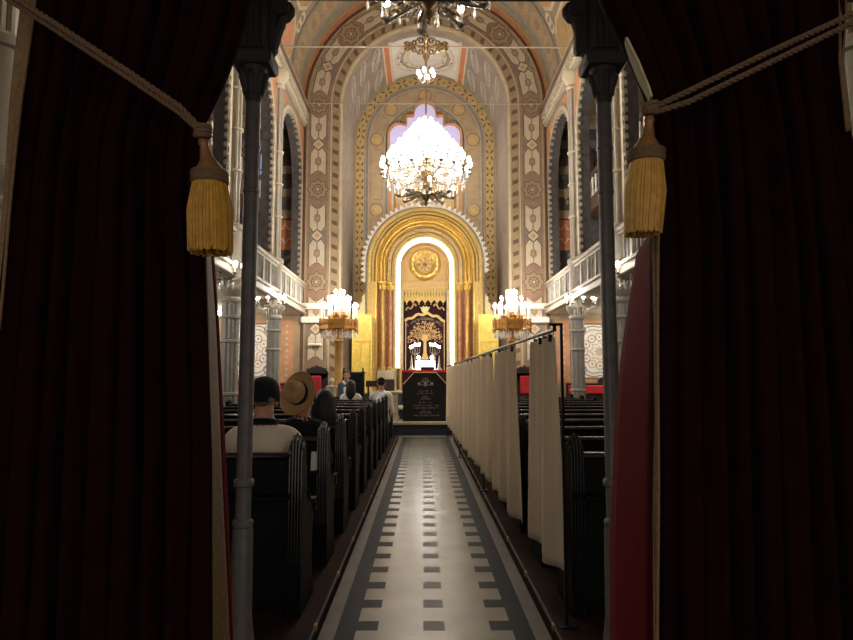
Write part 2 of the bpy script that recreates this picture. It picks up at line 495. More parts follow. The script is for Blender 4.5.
fz = archfn(0, SPR, 1.68, YB-.02); Uz = 2*SPR+pi*1.68
cs = [4.6, 7.2, SPR+pi*1.68*.02, SPR+pi*1.68*.25, Uz/2]
cs = cs+[Uz-c for c in cs[:-1]]
for c in cs:
    mb.stamp(circ(c, 1.68, .25, 20), fz, .004, 8); mb.stamp(circ(c, 1.68, .19, 20), fz, .006, 1); mb.ring(circ(c, 1.68, .12, 16), circ(c, 1.68, .14, 16), fz, .007, 0)
cs2 = sorted(cs)
for a, b in zip(cs2[:-1], cs2[1:]):
    us = [a+.36+(b-a-.72)*i/14 for i in range(15)]
    for w_ in (1.48, 1.88): mb.ring([(u, w_-.012) for u in us], [(u, w_+.012) for u in us], fz, .004, 8, False)
    mb.line([(us[0], 1.47), (us[0], 1.81)], .025, fz, .004, 8); mb.line([(us[-1], 1.47), (us[-1], 1.81)], .025, fz, .004, 8)
# orange bordered field under the window, lattice of scrolls round the window
fw = lambda x, z, h: (XC+x, YB-.01-h, z)
for s in (-1, 1):
    for k, (m_, wd) in enumerate(((6, .05), (7, .03), (5, .05))):
        q = k*.09
        mb.line([(s*(1.22-q), 8.35-q), (s*(1.22-q), 7.2), (s*(.62-q), 7.2-q*0), (s*(.62-q), 6.6)], wd, fw, .004, m_)
    for i in range(13):
        a = radians(8+i*6.2); rr = 1.12+.08*(i % 2)
        x, z = s*rr*cos(a), SPR+rr*sin(a)
        sp = [(x+.10*(1-t)*cos(9*t+i), z+.10*(1-t)*sin(9*t+i)) for t in [k/10 for k in range(10)]]
        mb.line(sp, .022, fw, .004, 2)
struct(mb.build('wall_back', BM, ang=30))
# ---- multifoil window above the ark
def foil():
    pts = []
    def arc(cx, cz, r, a0, a1, n=8):
        for i in range(n+1):
            a = radians(a0+(a1-a0)*i/n); pts.append((cx+r*cos(a), cz+r*sin(a)))
    pts.append((1.22, 8.6)); pts.append((1.22, 9.75))
    arc(.86, 9.85, .36, 0, 120); pts.append((.62, 10.18)); pts.append((.62, 10.48)); pts.append((.38, 10.48))
    arc(0, 10.62, .36, 15, 165, 10)
    L_ = list(pts)
    L_ = [p for p in L_ if p[0] >= 0]
    return L_+[(-x, z) for x, z in L_[::-1] if x > 1e-6]
fp = foil()
mb = MB(); mb.stamp(fp, fw, .03, 0, (0, 9.3)); g = struct(mb.build('window_1', ['glass_lit'], smooth=False))
mb = MB()
big = [(x*1.07, 9.3+(z-9.3)*1.09) for x, z in fp]; sm = [(x*.97, 9.3+(z-9.3)*.97) for x, z in fp]
mb.ring(fp, big, fw, .07, 0); mb.ring(big, big, fw, .07, 0)
n = len(fp)
V = [fw(x, z, .07) for x, z in fp]+[fw(x, z, .03) for x, z in fp]; mb.add(V, [[i, (i+1) % n, n+(i+1) % n, n+i] for i in range(n)], 0)
V = [fw(x, z, .07) for x, z in big]+[fw(x, z, 0) for x, z in big]; mb.add(V, [[i, (i+1) % n, n+(i+1) % n, n+i] for i in range(n)], 0)
for x in (-.42, .42): mb.box(XC+x-.035, XC+x+.035, YB-.10, YB-.04, 8.6, 10.1, 1)
mb.build('window_frame', ['p_salmon', 'p_lav'], g, smooth=False)

# ---- nave vault
mb = MB()
VM = ['p_greygreen', 'p_tan', 'p_salmon', 'p_cream', 'p_brown', 'p_greyblue', 'p_orange', 'p_ochre', 'p_mauve']
RV = 3.66
def fv(a, yy, h): return (XC-(RV-h)*cos(a), yy, SPR+(RV-h)*sin(a))
na = 48
A = [pi*i/na for i in range(na+1)]; Ys = [0, 3, 6, 9, 12, 15, 18.72]
V = [fv(a, y, 0) for y in Ys for a in A]
mb.add(V, [[j*(na+1)+i, j*(na+1)+i+1, (j+1)*(na+1)+i+1, (j+1)*(na+1)+i] for j in range(len(Ys)-1) for i in range(na)], 0)
def vpatch(a0, a1, y0, y1, h, m, n=6):
    B = [a0+(a1-a0)*i/n for i in range(n+1)]
    mb.ring([(a, y0) for a in B], [(a, y1) for a in B], fv, h, m, False)
for y0, y1, m_ in ((18.45, 18.65, 6), (18.3, 18.42, 7), (17.95, 18.05, 5), (16.75, 16.85, 4)): vpatch(0, pi, y0, y1, .004, m_, 48)
def loop(a, yy, ra, ry, wd, m, h=.006):
    mb.line([(a+ra*cos(t), yy+ry*sin(t)) for t in [2*pi*i/18 for i in range(18)]], wd, fv, h, m, True)
for bay in range(4):
    yb = 17.35-bay*3.4
    for i in range(15):                         # chain of loops across the vault
        a = pi*(i+.5)/15
        loop(a, yb, .075, .40, .03, 1); loop(a, yb, .05, .27, .02, 7); mb.stamp(circ(a, yb, .035, 10, 0, .2), fv, .005, 8)
        mb.stamp(starp(a+pi/30, yb, .028, .012, 4), fv, .005, 2) if i < 14 else None
    ym = yb-1.75
    for i in range(8):                          # large panels
        a = pi*(i+.5)/8
        m_ = 2 if i % 2 == 0 else 7
        pts = [(a+.15*sx, ym+.85*sy) for sx, sy in ((-1, -.6), (-.6, -1), (.6, -1), (1, -.6), (1, .6), (.6, 1), (-.6, 1), (-1, .6))]
        mb.stamp(pts, fv, .005, m_); mb.line(pts, .035, fv, .007, 3, True)
        mb.stamp(starp(a, ym, .085, .05, 6), fv, .008, 7 if m_ == 2 else 2); mb.stamp(circ(a, ym, .035, 10), fv, .010, 4)
        for sx in (-1, 1):
            for sy in (-1, 1): loop(a+sx*.165, ym+sy*.92, .035, .16, .03, 3, .009)
    for q in (yb-.62, yb+.62): vpatch(0, pi, q-.03, q+.03, .005, 5, 48)
struct(mb.build('ceiling', VM, ang=30))

# ---- arcade walls over the galleries: scalloped arches between slender columns
COLY = [5.15, 8.5, 11.75, 15.2]
BAYS = [(5.15, 8.5), (8.5, 11.75), (11.75, 15.2), (15.2, 18.72)]
GZ, ZT = 3.38, SPR
AM = ['p_tan', 'p_cream', 'p_salmon', 'p_greyblue', 'p_stone', 'p_brown', 'p_dark', 'p_darkwall']
for side, nm in ((-1, 'wall_left'), (1, 'wall_right')):
    mb = MB(); xi = XC+side*(HW+.02); xo = xi+side*.26
    def fs(y, z, h): return (xi-side*h, y, z)
    for (y0, y1) in BAYS:
        ym = (y0+y1)/2; r = (y1-y0)/2-.36; sp = 8.58-r
        pts_in = [(ym-r, GZ)]+[(ym-r*cos(pi*i/20), sp+r*sin(pi*i/20)) for i in range(21)]+[(ym+r, GZ)]
        pts_out = [(y0, GZ)]+[(y0+(y1-y0)*i/20, ZT) for i in range(21)]+[(y1, GZ)]
        n = len(pts_in)
        for h_, flip in ((0, 0), (-.26, 1)):
            V = [fs(a, b, h_) for a, b in pts_in]+[fs(a, b, h_) for a, b in pts_out]
            mb.add(V, [[i, i+1, n+i+1, n+i] for i in range(n-1)], 0)
        V = [fs(a, b, 0) for a, b in pts_in]+[fs(a, b, -.26) for a, b in pts_in]
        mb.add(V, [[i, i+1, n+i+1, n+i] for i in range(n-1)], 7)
        # archivolt and salmon spandrel frame
        ro = r+.16
        po = [(ym-ro, GZ+1)]+[(ym-ro*cos(pi*i/20), sp+ro*sin(pi*i/20)) for i in range(21)]+[(ym+ro, GZ+1)]
        pi_ = [(ym-r-.04, GZ+1)]+[(ym-(r+.04)*cos(pi*i/20), sp+(r+.04)*sin(pi*i/20)) for i in range(21)]+[(ym+r+.04, GZ+1)]
        mb.ring(pi_, po, fs, .03, 1, False)
        V = [fs(a, b, .03) for a, b in po]+[fs(a, b, 0) for a, b in po]; mb.add(V, [[i, i+1, n+i+1, n+i] for i in range(n-1)], 1)
        for s_ in (-1, 1):
            q = [(ym+s_*.10, 8.82), (ym+s_*(r+.25), 8.82), (ym+s_*(r+.25), sp+.25)]
            arc = [(ym+s_*(r+.24)*cos(t), sp+(r+.24)*sin(t)) for t in [radians(10+8*k) for k in range(10)]]
            mb.stamp(q+arc, fs, .006, 2, (ym+s_*(r+.12), 8.7))
        # beaded scallops along the reveal
        L_ = (sp-GZ-.9); k = int(L_/.17)
        for j in range(k):
            z = GZ+.9+j*.17
            for yy in (ym-r, ym+r): mb.box(min(xi-side*.035, xi+side*.06), max(xi-side*.035, xi+side*.06), yy-.035, yy+.035, z, z+.10, 4, .02)
        for j in range(22):
            t = pi*(j+.5)/22; yy, zz = ym-(r-.0)*cos(t), sp+(r-.0)*sin(t)
            mb.box(min(xi-side*.035, xi+side*.06), max(xi-side*.035, xi+side*.06), yy-.045, yy+.045, zz-.045, zz+.045, 4, .02)
    # solid end by the organ loft
    mb.box(min(xi, xo), max(xi, xo), 0, 5.15, GZ, ZT, 0)
    # cornice with dentils
    for d, z0, z1, m_ in ((.08, 8.92, 9.0, 4), (.11, 9.0, 9.12, 1), (.16, 9.26, 9.34, 4), (.20, 9.34, 9.44, 5), (.18, 9.44, 9.54, 4), (.06, 9.54, 9.66, 0)):
        mb.box(min(xi, xi-side*d), max(xi, xi-side*d), 0, YF-.1, z0, z1, m_, .015)
    y = .2
    while y < YF-.2:
        mb.box(min(xi, xi-side*.15), max(xi, xi-side*.15), y, y+.09, 9.12, 9.26, 1); y += .18
    struct(mb.build(nm, AM, ang=30))

# ---- outer aisle walls, end walls, roofs
OX = 6.6
EM = ['p_tan', 'p_cream', 'p_salmon', 'p_greyblue', 'p_brown', 'p_darkwall', 'p_dark', 'p_orange', 'p_white', 'p_greygreen']
for side, nm in ((-1, 'wall_side_left'), (1, 'wall_side_right')):
    mb = MB(); x0, x1 = XC+side*OX, XC+side*(OX+.2)
    mb.box(min(x0, x1), max(x0, x1), -.2, YF+.2, 0, 9.9, 5)
    fo = lambda y, z, h: (x0-side*h, y, z)
    for yc in (4, 7.4, 13.4, 16.8):
        for zc_, hh in ((2.3, .8), (5.1, .8), (7.7, .7)):
            pts = [(yc-1.1, zc_-hh), (yc+1.1, zc_-hh), (yc+1.1, zc_+hh), (yc-1.1, zc_+hh)]
            mb.stamp(pts, fo, .006, 1); mb.line(pts, .1, fo, .008, 2, True)
            mb.stamp(starp(yc, zc_, .6, .36, 6), fo, .010, 7); mb.stamp(starp(yc, zc_, .45, .27, 6), fo, .012, 0)
    struct(mb.build(nm, EM, smooth=False))
    # end wall of the aisle
    mb = MB(); a, b = sorted((XC+side*3.62, XC+side*OX))
    mb.box(a, b, YF, YF+.2, 0, 9.9, 0)
    fe = lambda x, z, h: (XC+side*x, YF-h, z)
    # lower: cream panel with salmon frame and large ornament
    pts = [(3.85, 1.30), (6.45, 1.30), (6.45, 3.1), (3.85, 3.1)]
    mb.stamp(pts, fe, .004, 2); mb.stamp([(3.85, 0), (6.45, 0), (6.45, 1.25), (3.85, 1.25)], fe, .004, 9)
    pts = [(4.25, 1.42), (5.95, 1.42), (5.95, 3.0), (4.25, 3.0)]
    mb.stamp(pts, fe, .008, 8); mb.line(pts, .05, fe, .010, 4, True)
    for q, m_ in ((1, 9), (.86, 0)):
        mb.line([(5.1+.78*q*(1+.10*abs(sin(4*t)))*cos(t), 2.2+.70*q*(1+.10*abs(sin(4*t)))*sin(t)) for t in [2*pi*i/64 for i in range(64)]], .028, fe, .012, m_, True)
    for i in range(12):
        t = 2*pi*i/12; cx_, cz_ = 5.1+.45*cos(t), 2.2+.42*sin(t)
        mb.line(circ(cx_, cz_, .11, 10), .022, fe, .012, (0, 3, 2)[i % 3], True); mb.stamp(circ(cx_, cz_, .035, 6), fe, .013, 2)
    mb.line(starp(5.1, 2.2, .30, .2, 8), .024, fe, .012, 0, True); mb.stamp(starp(5.1, 2.2, .18, .1, 8), fe, .012, 1)
    for k in range(9):
        mb.stamp(starp(4.04, 1.5+k*.18, .07, .03, 4), fe, .010, 1); mb.stamp(starp(6.2, 1.5+k*.18, .07, .03, 4), fe, .010, 1)
    for sx in (-1, 1):
        for sz in (-1, 1):
            mb.line([(5.1+sx*(.55+.25*(1-t)*cos(8*t)), 2.25+sz*(.55+.2*(1-t)*sin(8*t))) for t in [k/14 for k in range(14)]], .03, fe, .012, 3)
    # gallery level: dark patterned wall, orange star panel
    mb.stamp([(3.65, 3.3), (6.5, 3.3), (6.5, 6.15), (3.65, 6.15)], fe, .004, 5)
    mb.stamp([(3.68, 5.2), (4.75, 5.2), (4.75, 6.1), (3.68, 6.1)], fe, .008, 7)
    mb.line(starp(4.15, 5.68, .30, .17, 6), .05, fe, .012, 1, True)
    for i in range(70):
        x, z = 3.75+2.6*random.random(), 3.7+1.4*random.random()
        mb.stamp(circ(x, z, .05, 5, i, .07), fe, .007, random.choice((0, 3, 9)))
    pts = [(4.95, 3.6)]+[(5.45-.5*cos(pi*i/12), 5.1+.55*sin(pi*i/12)) for i in range(13)]+[(5.95, 3.6)]
    mb.stamp(pts, fe, .008, 6)
    # upper level
    mb.stamp([(3.65, 6.4), (6.5, 6.4), (6.5, 8.9), (3.65, 8.9)], fe, .004, 5)
    for zc_ in (6.8, 7.5, 8.3):
        mb.stamp([(3.7, zc_), (6.4, zc_), (6.4, zc_+.25), (3.7, zc_+.25)], fe, .006, random.choice((0, 9, 3)))
    for i in range(60):
        x, z = 3.75+2.6*random.random(), 6.5+2.3*random.random()
        mb.stamp(circ(x, z, .05, 5, i, .08), fe, .009, random.choice((3, 0, 4)))
    struct(mb.build('wall_end_left' if side < 0 else 'wall_end_right', EM, smooth=False))
    mb = MB(); mb.stamp([(4.62, 7.15), (4.92, 7.15), (4.92, 8.1), (4.62, 8.1)], fe, .02, 0)
    g = struct(mb.build('window_2' if side < 0 else 'window_3', ['glass_blue'], smooth=False))
    mb = MB()
    for x0_, x1_, z0_, z1_ in ((4.5, 4.62, 7.05, 8.2), (4.92, 5.04, 7.05, 8.2), (4.62, 4.92, 8.1, 8.2), (4.62, 4.92, 7.05, 7.15), (4.62, 4.92, 7.6, 7.63)):
        xa, xb = sorted((XC+side*x0_, XC+side*x1_)); mb.box(xa, xb, YF-.06, YF-.005, z0_, z1_, 0)
    mb.build('window_frame', ['p_wood'], g, smooth=False)
    # near end and aisle roof
    mb = MB(); mb.box(a, b, -.2, 0, 0, 9.9, 5)
    struct(mb.build('wall_rear_left' if side < 0 else 'wall_rear_right', EM, smooth=False))
    mb = MB(); mb.box(min(XC+side*3.9, XC+side*OX), max(XC+side*3.9, XC+side*OX), -.2, YF+.2, 9.3, 9.5, 9)
    struct(mb.build('ceiling_left' if side < 0 else 'ceiling_right', EM, smooth=False))
    # daylight window low in the outer wall
    if side < 0:
        xg = XC-OX+.03
        mb = MB(); mb.add([(xg, 9.6, 2.1), (xg, 11.2, 2.1), (xg, 11.2, 3.2), (xg, 9.6, 3.2)], [[0, 1, 2, 3]], 0)
        g = struct(mb.build('window_4', ['glass_day'], smooth=False))
        mb = MB()
        for y0_, y1_, z0_, z1_ in ((9.5, 11.3, 3.2, 3.3), (9.5, 11.3, 2.0, 2.1), (9.5, 9.6, 2.1, 3.2), (11.2, 11.3, 2.1, 3.2), (10.37, 10.43, 2.1, 3.2)):
            mb.box(xg-.03, xg+.05, y0_, y1_, z0_, z1_, 0)
        mb.build('window_frame', ['p_wood'], g, smooth=False)
# rear wall above the organ loft, and the loft floor
mb = MB(); mb.box(XC-3.6, XC+3.6, -.2, 0, 3.6, 13.6, 0)
struct(mb.build('wall_rear', ['p_greygreen'], smooth=False))
mb = MB(); mb.box(XC-3.6, XC+3.6, 0, 3.45, 3.58, 3.75, 0); mb.box(XC-3.6, XC+3.6, 3.2, 3.46, 3.565, 3.78, 1, .02)
struct(mb.build('trim_4', ['p_wood', 'iron_dark'], smooth=False))

# ---- gallery floors
k = 5
for side in (-1, 1):
    mb = MB(); a, b = sorted((XC+side*3.66, XC+side*OX))
    mb.box(a, b, 0, YF, 3.28, GZ, 1)
    a, b = sorted((XC+side*4.75, XC+side*OX)); mb.box(a, b, 0, YF, 6.15, 6.35, 0)
    struct(mb.build('trim_%d' % k, ['p_wood', 'p_cream'], smooth=False)); k += 1

# ================================================================ GALLERY FRONTS
def balustrade(side, y0, y1, label):
    x = XC+side*(HW-.02); dx = -side
    r = thing('balustrade', (x, (y0+y1)/2, 3.45), label, 'balustrade', 'gallery fronts between the columns')
    X = lambda a, b: sorted((x+dx*a, x+dx*b))
    mb = MB(); a, b = X(-.06, .14); mb.box(a, b, y0, y1, 4.28, 4.36, 0, .02); a, b = X(-.02, .09); mb.box(a, b, y0, y1, 4.22, 4.28, 0, .01); mb.build('rail', 'p_stone', r)
    mb = MB(); a, b = X(-.05, .10); mb.box(a, b, y0, y1, 3.50, 3.62, 0, .01); a, b = X(-.05, .17); mb.box(a, b, y0, y1, 3.62, 3.68, 0, .015); a, b = X(-.05, .15); mb.box(a, b, y0, y1, 3.45, 3.50, 0, .015)
    mb.build('fascia', 'p_stone', r)
    n = int((y1-y0)/.62); st = (y1-y0)/n
    mb = MB(); a, b = X(-.05, -.03); mb.box(a, b, y0, y1, 3.66, 4.24); mb.build('shade_sheet', 'p_slot_shade', r)  # dark sheet added to stand for the shade between the balusters
    for i in range(n+1):
        yy = y0+i*st
        if 0 < i < n:
            mb = MB(); a, b = X(-.03, .09); mb.box(a, b, yy-.05, yy+.05, 3.68, 4.22, 0, .01); mb.build('post', 'p_stone', r)
    for i in range(n):
        for j in range(3):
            yy = y0+(i+.5)*st+(j-1)*st*.26
            mb = MB(); mb.lathe([(.028, 0), (.035, .05), (.02, .1), (.032, .24), (.018, .40), (.035, .48), (.03, .54)], (x+dx*.03, yy, 3.68), 8)
            mb.build('baluster', 'p_greycol', r)
    r.location.z -= .17
for side, sn in ((-1, 'left'), (1, 'right')):
    for i, (y0, y1) in enumerate(BAYS):
        wh = ['nearest the entrance columns', 'one bay in from the entrance', 'one bay short of the altar end', 'in the bay beside the altar arch'][i]
        balustrade(side, y0+.17, y1-.17 if i < 3 else y1-.14, 'pale stone %s gallery front with balusters, %s' % (sn, wh))
# upper gallery parapets, dark wood with white balusters
for side, sn in ((-1, 'left'), (1, 'right')):
    x = XC+side*4.68
    r = thing('parapet', (x, 9.4, 6.35), 'dark wooden upper gallery parapet with white balusters on the %s' % sn, 'parapet')
    mb = MB(); mb.box(x-.06, x+.06, .05, YF-.03, 6.05, 6.45, 0, .01); mb.build('plinth', 'p_wood', r)
    mb = MB(); mb.box(x-.07, x+.07, .05, YF-.03, 7.02, 7.12, 0, .01); mb.build('rail', 'p_wood', r)
    mb = MB()
    for i in range(30):
        y = 9.0+i*.325; mb = MB(); mb.lathe([(.03, 0), (.04, .08), (.025, .2), (.04, .45), (.03, .57)], (x, y, 6.45), 6); mb.build('baluster', 'p_white', r)

# ================================================================ NAVE COLUMNS
def nave_column(side, y, label, half=False):
    x = XC+side*HW-side*.02
    r = thing('cluster_column', (x, y, 0), label, 'column', 'slender columns carrying the galleries')
    mb = MB(); mb.box(x-.24, x+.24, y-.24, y+.24, 0, .5, 0, .03); mb.lathe([(.24, .5), (.24, .56), (.19, .62), (.21, .68), (.17, .74)], (x, y, 0), 16); mb.build('base', 'p_greycol', r)
    mb = MB()
    for i in range(8):
        a = 2*pi*i/8+pi/8; mb.tube([(x+.105*cos(a), y+.105*sin(a), .72), (x+.105*cos(a), y+.105*sin(a), 2.85)], .058, 8)
    mb.tube([(x, y, .72), (x, y, 2.85)], .11, 12)
    mb.build('lower_shaft', 'p_greycol', r)
    for z in (1.15, 2.1, 2.55):
        mb = MB(); mb.lathe([(.165, -.03), (.185, -.02), (.185, .02), (.165, .03)], (x, y, z), 18); mb.build('ring', 'p_stone', r)
    mb = MB(); mb.lathe([(.16, 2.80), (.19, 2.84), (.19, 2.88), (.16, 2.92), (.22, 3.02), (.25, 3.08), (.25, 3.14), (.17, 3.17), (.17, 4.15), (.2, 4.17), (.2, 4.25), (.14, 4.3)], (x, y, 0), 12); mb.build('capital', 'p_stone', r)
    mb = MB()
    for i in range(6):
        a = 2*pi*i/6; mb.tube([(x+.08*cos(a), y+.08*sin(a), 4.25), (x+.08*cos(a), y+.08*sin(a), 8.7)], .042, 8)
    mb.tube([(x, y, 4.25), (x, y, 8.7)], .08, 10)
    mb.build('upper_shaft', 'p_stone', r)
    for z in (5.3, 6.1, 6.9):
        mb = MB(); mb.lathe([(.12, -.03), (.15, -.02), (.15, .02), (.12, .03)], (x, y, z), 16); mb.build('ring', 'p_cream', r)
    mb = MB(); mb.lathe([(.12, 8.5), (.16, 8.54), (.13, 8.6), (.16, 8.7), (.24, 8.82), (.24, 8.92)], (x, y, 0), 14); mb.build('upper_capital', 'p_cream', r)
names = ['closest to the entrance', 'second from the entrance', 'third from the entrance', 'farthest from the entrance, holding a sconce']
for side, sn in ((-1, 'left'), (1, 'right')):
    for i, y in enumerate(COLY):
        nave_column(side, y, 'slender clustered grey column on the %s, %s' % (sn, names[i]))
# ================================================================ ENTRANCE: portal, iron columns, velvet curtains
mb = MB()
for s in (-1, 1):
    x = s*1.56+.0; mb.box(x-.1, x+.1, 1.84, 2.04, 0, 3.3, 0, .01); mb.box(x-.14, x+.14, 1.80, 2.08, 0, .25, 0, .01)
mb.box(-1.7, 1.7, 1.82, 2.06, 3.3, 3.5, 0, .01)
mb.tube([(-1.5, 1.93, 3.2), (1.5, 1.93, 3.2)], .02, 10, 1)
struct(mb.build('trim_7', ['p_wood', 'brass']))

def iron_column(x, label):
    y = 3.3
    r = thing('iron_column', (x, y, 0), label, 'column', 'iron columns under the loft')
    mb = MB(); mb.lathe([(.11, 0), (.11, .06), (.085, .1), (.07, .14), (.062, .2), (.055, .28), (.052, .68), (.047, .70)], (x, y, 0), 18); mb.build('base', 'iron', r)
    mb = MB(); mb.lathe([(.0385, .70), (.0385, 2.75), (.036, 3.0)], (x, y, 0), 18); mb.build('shaft', 'iron', r)
    for z in (.72, .92, 2.42, 2.66):
        mb = MB(); mb.lathe([(.036, -.025), (.05, -.015), (.052, 0), (.05, .012), (.036, .025)] if z < 1 else [(.036, -.012), (.043, -.006), (.043, .006), (.036, .012)], (x, y, z), 18); mb.build('ring', 'iron', r)
    mb = MB(); mb.lathe([(.036, 2.90), (.046, 2.93), (.042, 2.95), (.05, 3.0), (.066, 3.07), (.072, 3.09)], (x, y, 0), 16)
    for i in range(8):
        a = 2*pi*i/8; c, s = cos(a), sin(a)
        mb.tube([(x+.04*c, y+.04*s, 2.95), (x+.052*c, y+.052*s, 3.01), (x+.074*c, y+.074*s, 3.06), (x+.082*c, y+.082*s, 3.045)], [(.016, .008), (.016, .01), (.012, .01), (.004, .004)], 8)
    mb.build('capital', 'iron_dark', r)
    mb = MB(); mb.box(x-.11, x+.11, y-.10, y+.10, 3.09, 3.16, 0, .012); mb.box(x-.085, x+.085, y-.085, y+.085, 3.16, 3.565, 0, .015)
    for q in range(5):
        xx = x-.065+q*.0325; mb.tube([(xx, y-.09, 3.17), (xx, y-.09, 3.48)], .011, 8)
    mb.box(x-.13, x+.13, y-.12, y+.12, 3.50, 3.565, 0, .012)
    mb.build('block', 'iron_dark', r)
    for s in (-1, 1):
        mb = MB()
        pts = [(x+s*.08, y, 3.16), (x+s*.10, y, 3.22), (x+s*.12, y, 3.3), (x+s*.145, y, 3.38)]
        cx_, cz_ = x+s*.145, 3.42
        pts += [(cx_+s*.05*(1-t*.7)*cos(-pi/2+t*7), y, cz_+.05*(1-t*.7)*sin(-pi/2+t*7)) for t in [k/12 for k in range(13)]]
        mb.tube(pts, [.03]*4+[.028]*13, 8)
        mb.tube([(x+s*.145, y-.05, 3.42), (x+s*.145, y+.05, 3.42)], .045, 12)
        mb.box(min(x+s*.07, x+s*.15), max(x+s*.07, x+s*.12), y-.035, y+.035, 3.18, 3.565, 0, .01)
        mb.build('volute', 'iron_dark', r)
iron_column(-.905, 'dark iron column left of the aisle, in front of the man in the cap')
iron_column(.965, 'dark iron column beside the right red curtain')

def interp(rows, y):
    for (a, b) in zip(rows[:-1], rows[1:]):
        if a[0] <= y <= b[0]:
            t = (y-a[0])/(b[0]-a[0]); t2 = t
            return [p+(q-p)*t2 for p, q in zip(a, b)]
    return list(rows[-1] if y > rows[-1][0] else rows[0])

def drape(rows, Y0, nf, amp, phase, nu=120, nv=60):
    """folded cloth hanging in the plane Y0 between two edges given row by row (z, xl, xr, pinch)"""
    V = []; F = []
    z0, z1 = rows[0][0], rows[-1][0]
    rn = [random.uniform(-.6, .6) for _ in range(nf+2)]
    for j in range(nv+1):
        z = z0+(z1-z0)*j/nv
        _, xl, xr, p = interp(rows, z)
        for i in range(nu+1):
            s = i/nu
            ph = 2*pi*nf*s+phase+.8*sin(3*s+z)+rn[int(s*nf)]*.15
            y = Y0+amp*p*sin(ph)+amp*.35*sin(2.3*ph+1.2*z)
            x = xl+(xr-xl)*s+.012*p*cos(ph)
            V.append((x, y, z))
    for j in range(nv):
        for i in range(nu):
            F.append([j*(nu+1)+i, j*(nu+1)+i+1, (j+1)*(nu+1)+i+1, (j+1)*(nu+1)+i])
    return V, F
def rowsY(Y, L):
    out = []
    for (py, a, b, p) in L: 
        A = P(a, py, Y); B = P(b, py, Y); out.append((A.z, A.x, B.x, p))
    return out
def solid(o, t):
    m = o.modifiers.new('thickness', 'SOLIDIFY'); m.thickness = t; m.offset = 0
    return o
CY = 1.93
def fin(rows):
    rows = sorted(rows); z, a, b, p = rows[0]; rows = [(.01, a, b, p)]+[r for r in rows if r[0] > .02]
    z, a, b, p = rows[-1]; rows.append((3.19, a, b, 1.0)); return rows
LR = fin(rowsY(CY, [(0, 35, 247, 1), (30, 30, 241, 1), (55, 27, 233, .9), (80, 24, 225, .8), (100, 21, 216, .7), (130, 17, 203, .5), (170, 12, 201, .7), (250, 6, 204, .9), (330, -2, 207, 1), (460, -12, 211, 1), (640, -25, 210, 1), (900, -40, 210, 1)]))
LR[-1] = (3.19, -1.30, -.46, 1)
RR = fin(rowsY(CY, [(0, 606, 846, 1), (36, 625, 844, .9), (60, 636, 843, .8), (85, 646, 844, .7), (108, 653, 848, .5), (170, 656, 856, .8), (240, 658, 864, 1), (400, 657, 880, 1), (640, 656, 900, 1), (900, 655, 925, 1)]))
RR[-1] = (3.19, .47, 1.32, 1)
r = thing('velvet_curtain', (-.95, CY, 0), 'dark red velvet curtain hanging on the left of the entrance, tied back', 'curtain', 'entrance curtains')
V, F = drape(LR, CY, 9, .035, .4); mb = MB(); mb.add(V, F); solid(mb.build('drape', 'velvet', r, ang=80), .006)
def strip(rows_a, rows_b, name, m, par, ya, yb, nv=50, amp=.004):
    """band of cloth between two edges, each (py, px) down the picture at depth ya / yb"""
    a = sorted([(P(x, py, ya).z, P(x, py, ya).x) for py, x in rows_a]); b = sorted([(P(x, py, yb).z, P(x, py, yb).x) for py, x in rows_b])
    mb = MB(); V = []; F = []; nu = 6
    z0, z1 = max(a[0][0], b[0][0], .012), min(a[-1][0], b[-1][0])
    for j in range(nv+1):
        z = z0+(z1-z0)*j/nv; xa = interp(a, z)[1]; xb = interp(b, z)[1]
        for i in range(nu+1):
            s = i/nu; V.append((xa+(xb-xa)*s, ya+(yb-ya)*s+amp*sin(7*z+3*s)+amp*2*sin(pi*s), z))
    for j in range(nv):
        for i in range(nu): F.append([j*(nu+1)+i, j*(nu+1)+i+1, (j+1)*(nu+1)+i+1, (j+1)*(nu+1)+i])
    mb.add(V, F); return solid(mb.build(name, m, par, ang=80), .008)
strip([(240, 204), (330, 207), (460, 209), (640, 207), (905, 204)], [(240, 209), (330, 215), (460, 221), (640, 229), (880, 238)], 'braid_edge', 'gold_braid', r, CY-.01, CY+.12)
strip([(-120, 34), (0, 23), (100, 12), (200, 4), (330, -10)], [(-120, 46), (0, 36), (100, 23), (200, 13), (330, 0)], 'side_braid', 'gold_braid', r, CY-.035, CY-.045)
strip([(256, 213), (330, 219), (460, 225), (640, 233), (880, 242)], [(256, 211), (330, 216), (460, 222), (640, 230), (870, 239)], 'hem_lining', 'velvet_lit', r, CY+.16, CY+.13)
r = thing('velvet_curtain', (.98, CY, 0), 'dark red velvet curtain hanging on the right of the entrance, lit flap below', 'curtain', 'entrance curtains')
V, F = drape(RR, CY, 9, .035, 1.9); mb = MB(); mb.add(V, F); solid(mb.build('drape', 'velvet', r, ang=80), .006)
strip([(225, 657), (330, 657), (400, 657), (640, 656), (905, 655)], [(225, 642), (330, 626), (400, 617), (520, 612), (640, 612), (850, 613)], 'folded_flap', 'velvet_lit', r, CY-.02, CY+.45)
strip([(225, 653), (330, 655), (640, 655), (905, 655)], [(225, 659), (330, 659), (640, 659), (905, 659)], 'braid_edge', 'gold_braid', r, CY-.035, CY-.05)
strip([(36, 624), (60, 630), (85, 640), (106, 650)], [(36, 627), (60, 639), (85, 649), (106, 655)], 'edge_lining', 'pale_lining', r, CY+.03, CY-.045)
strip([(-60, 840), (10, 841), (60, 840), (130, 848)], [(-60, 848), (10, 848), (60, 846), (130, 853)], 'side_braid', 'gold_braid', r, CY-.04, CY-.045)

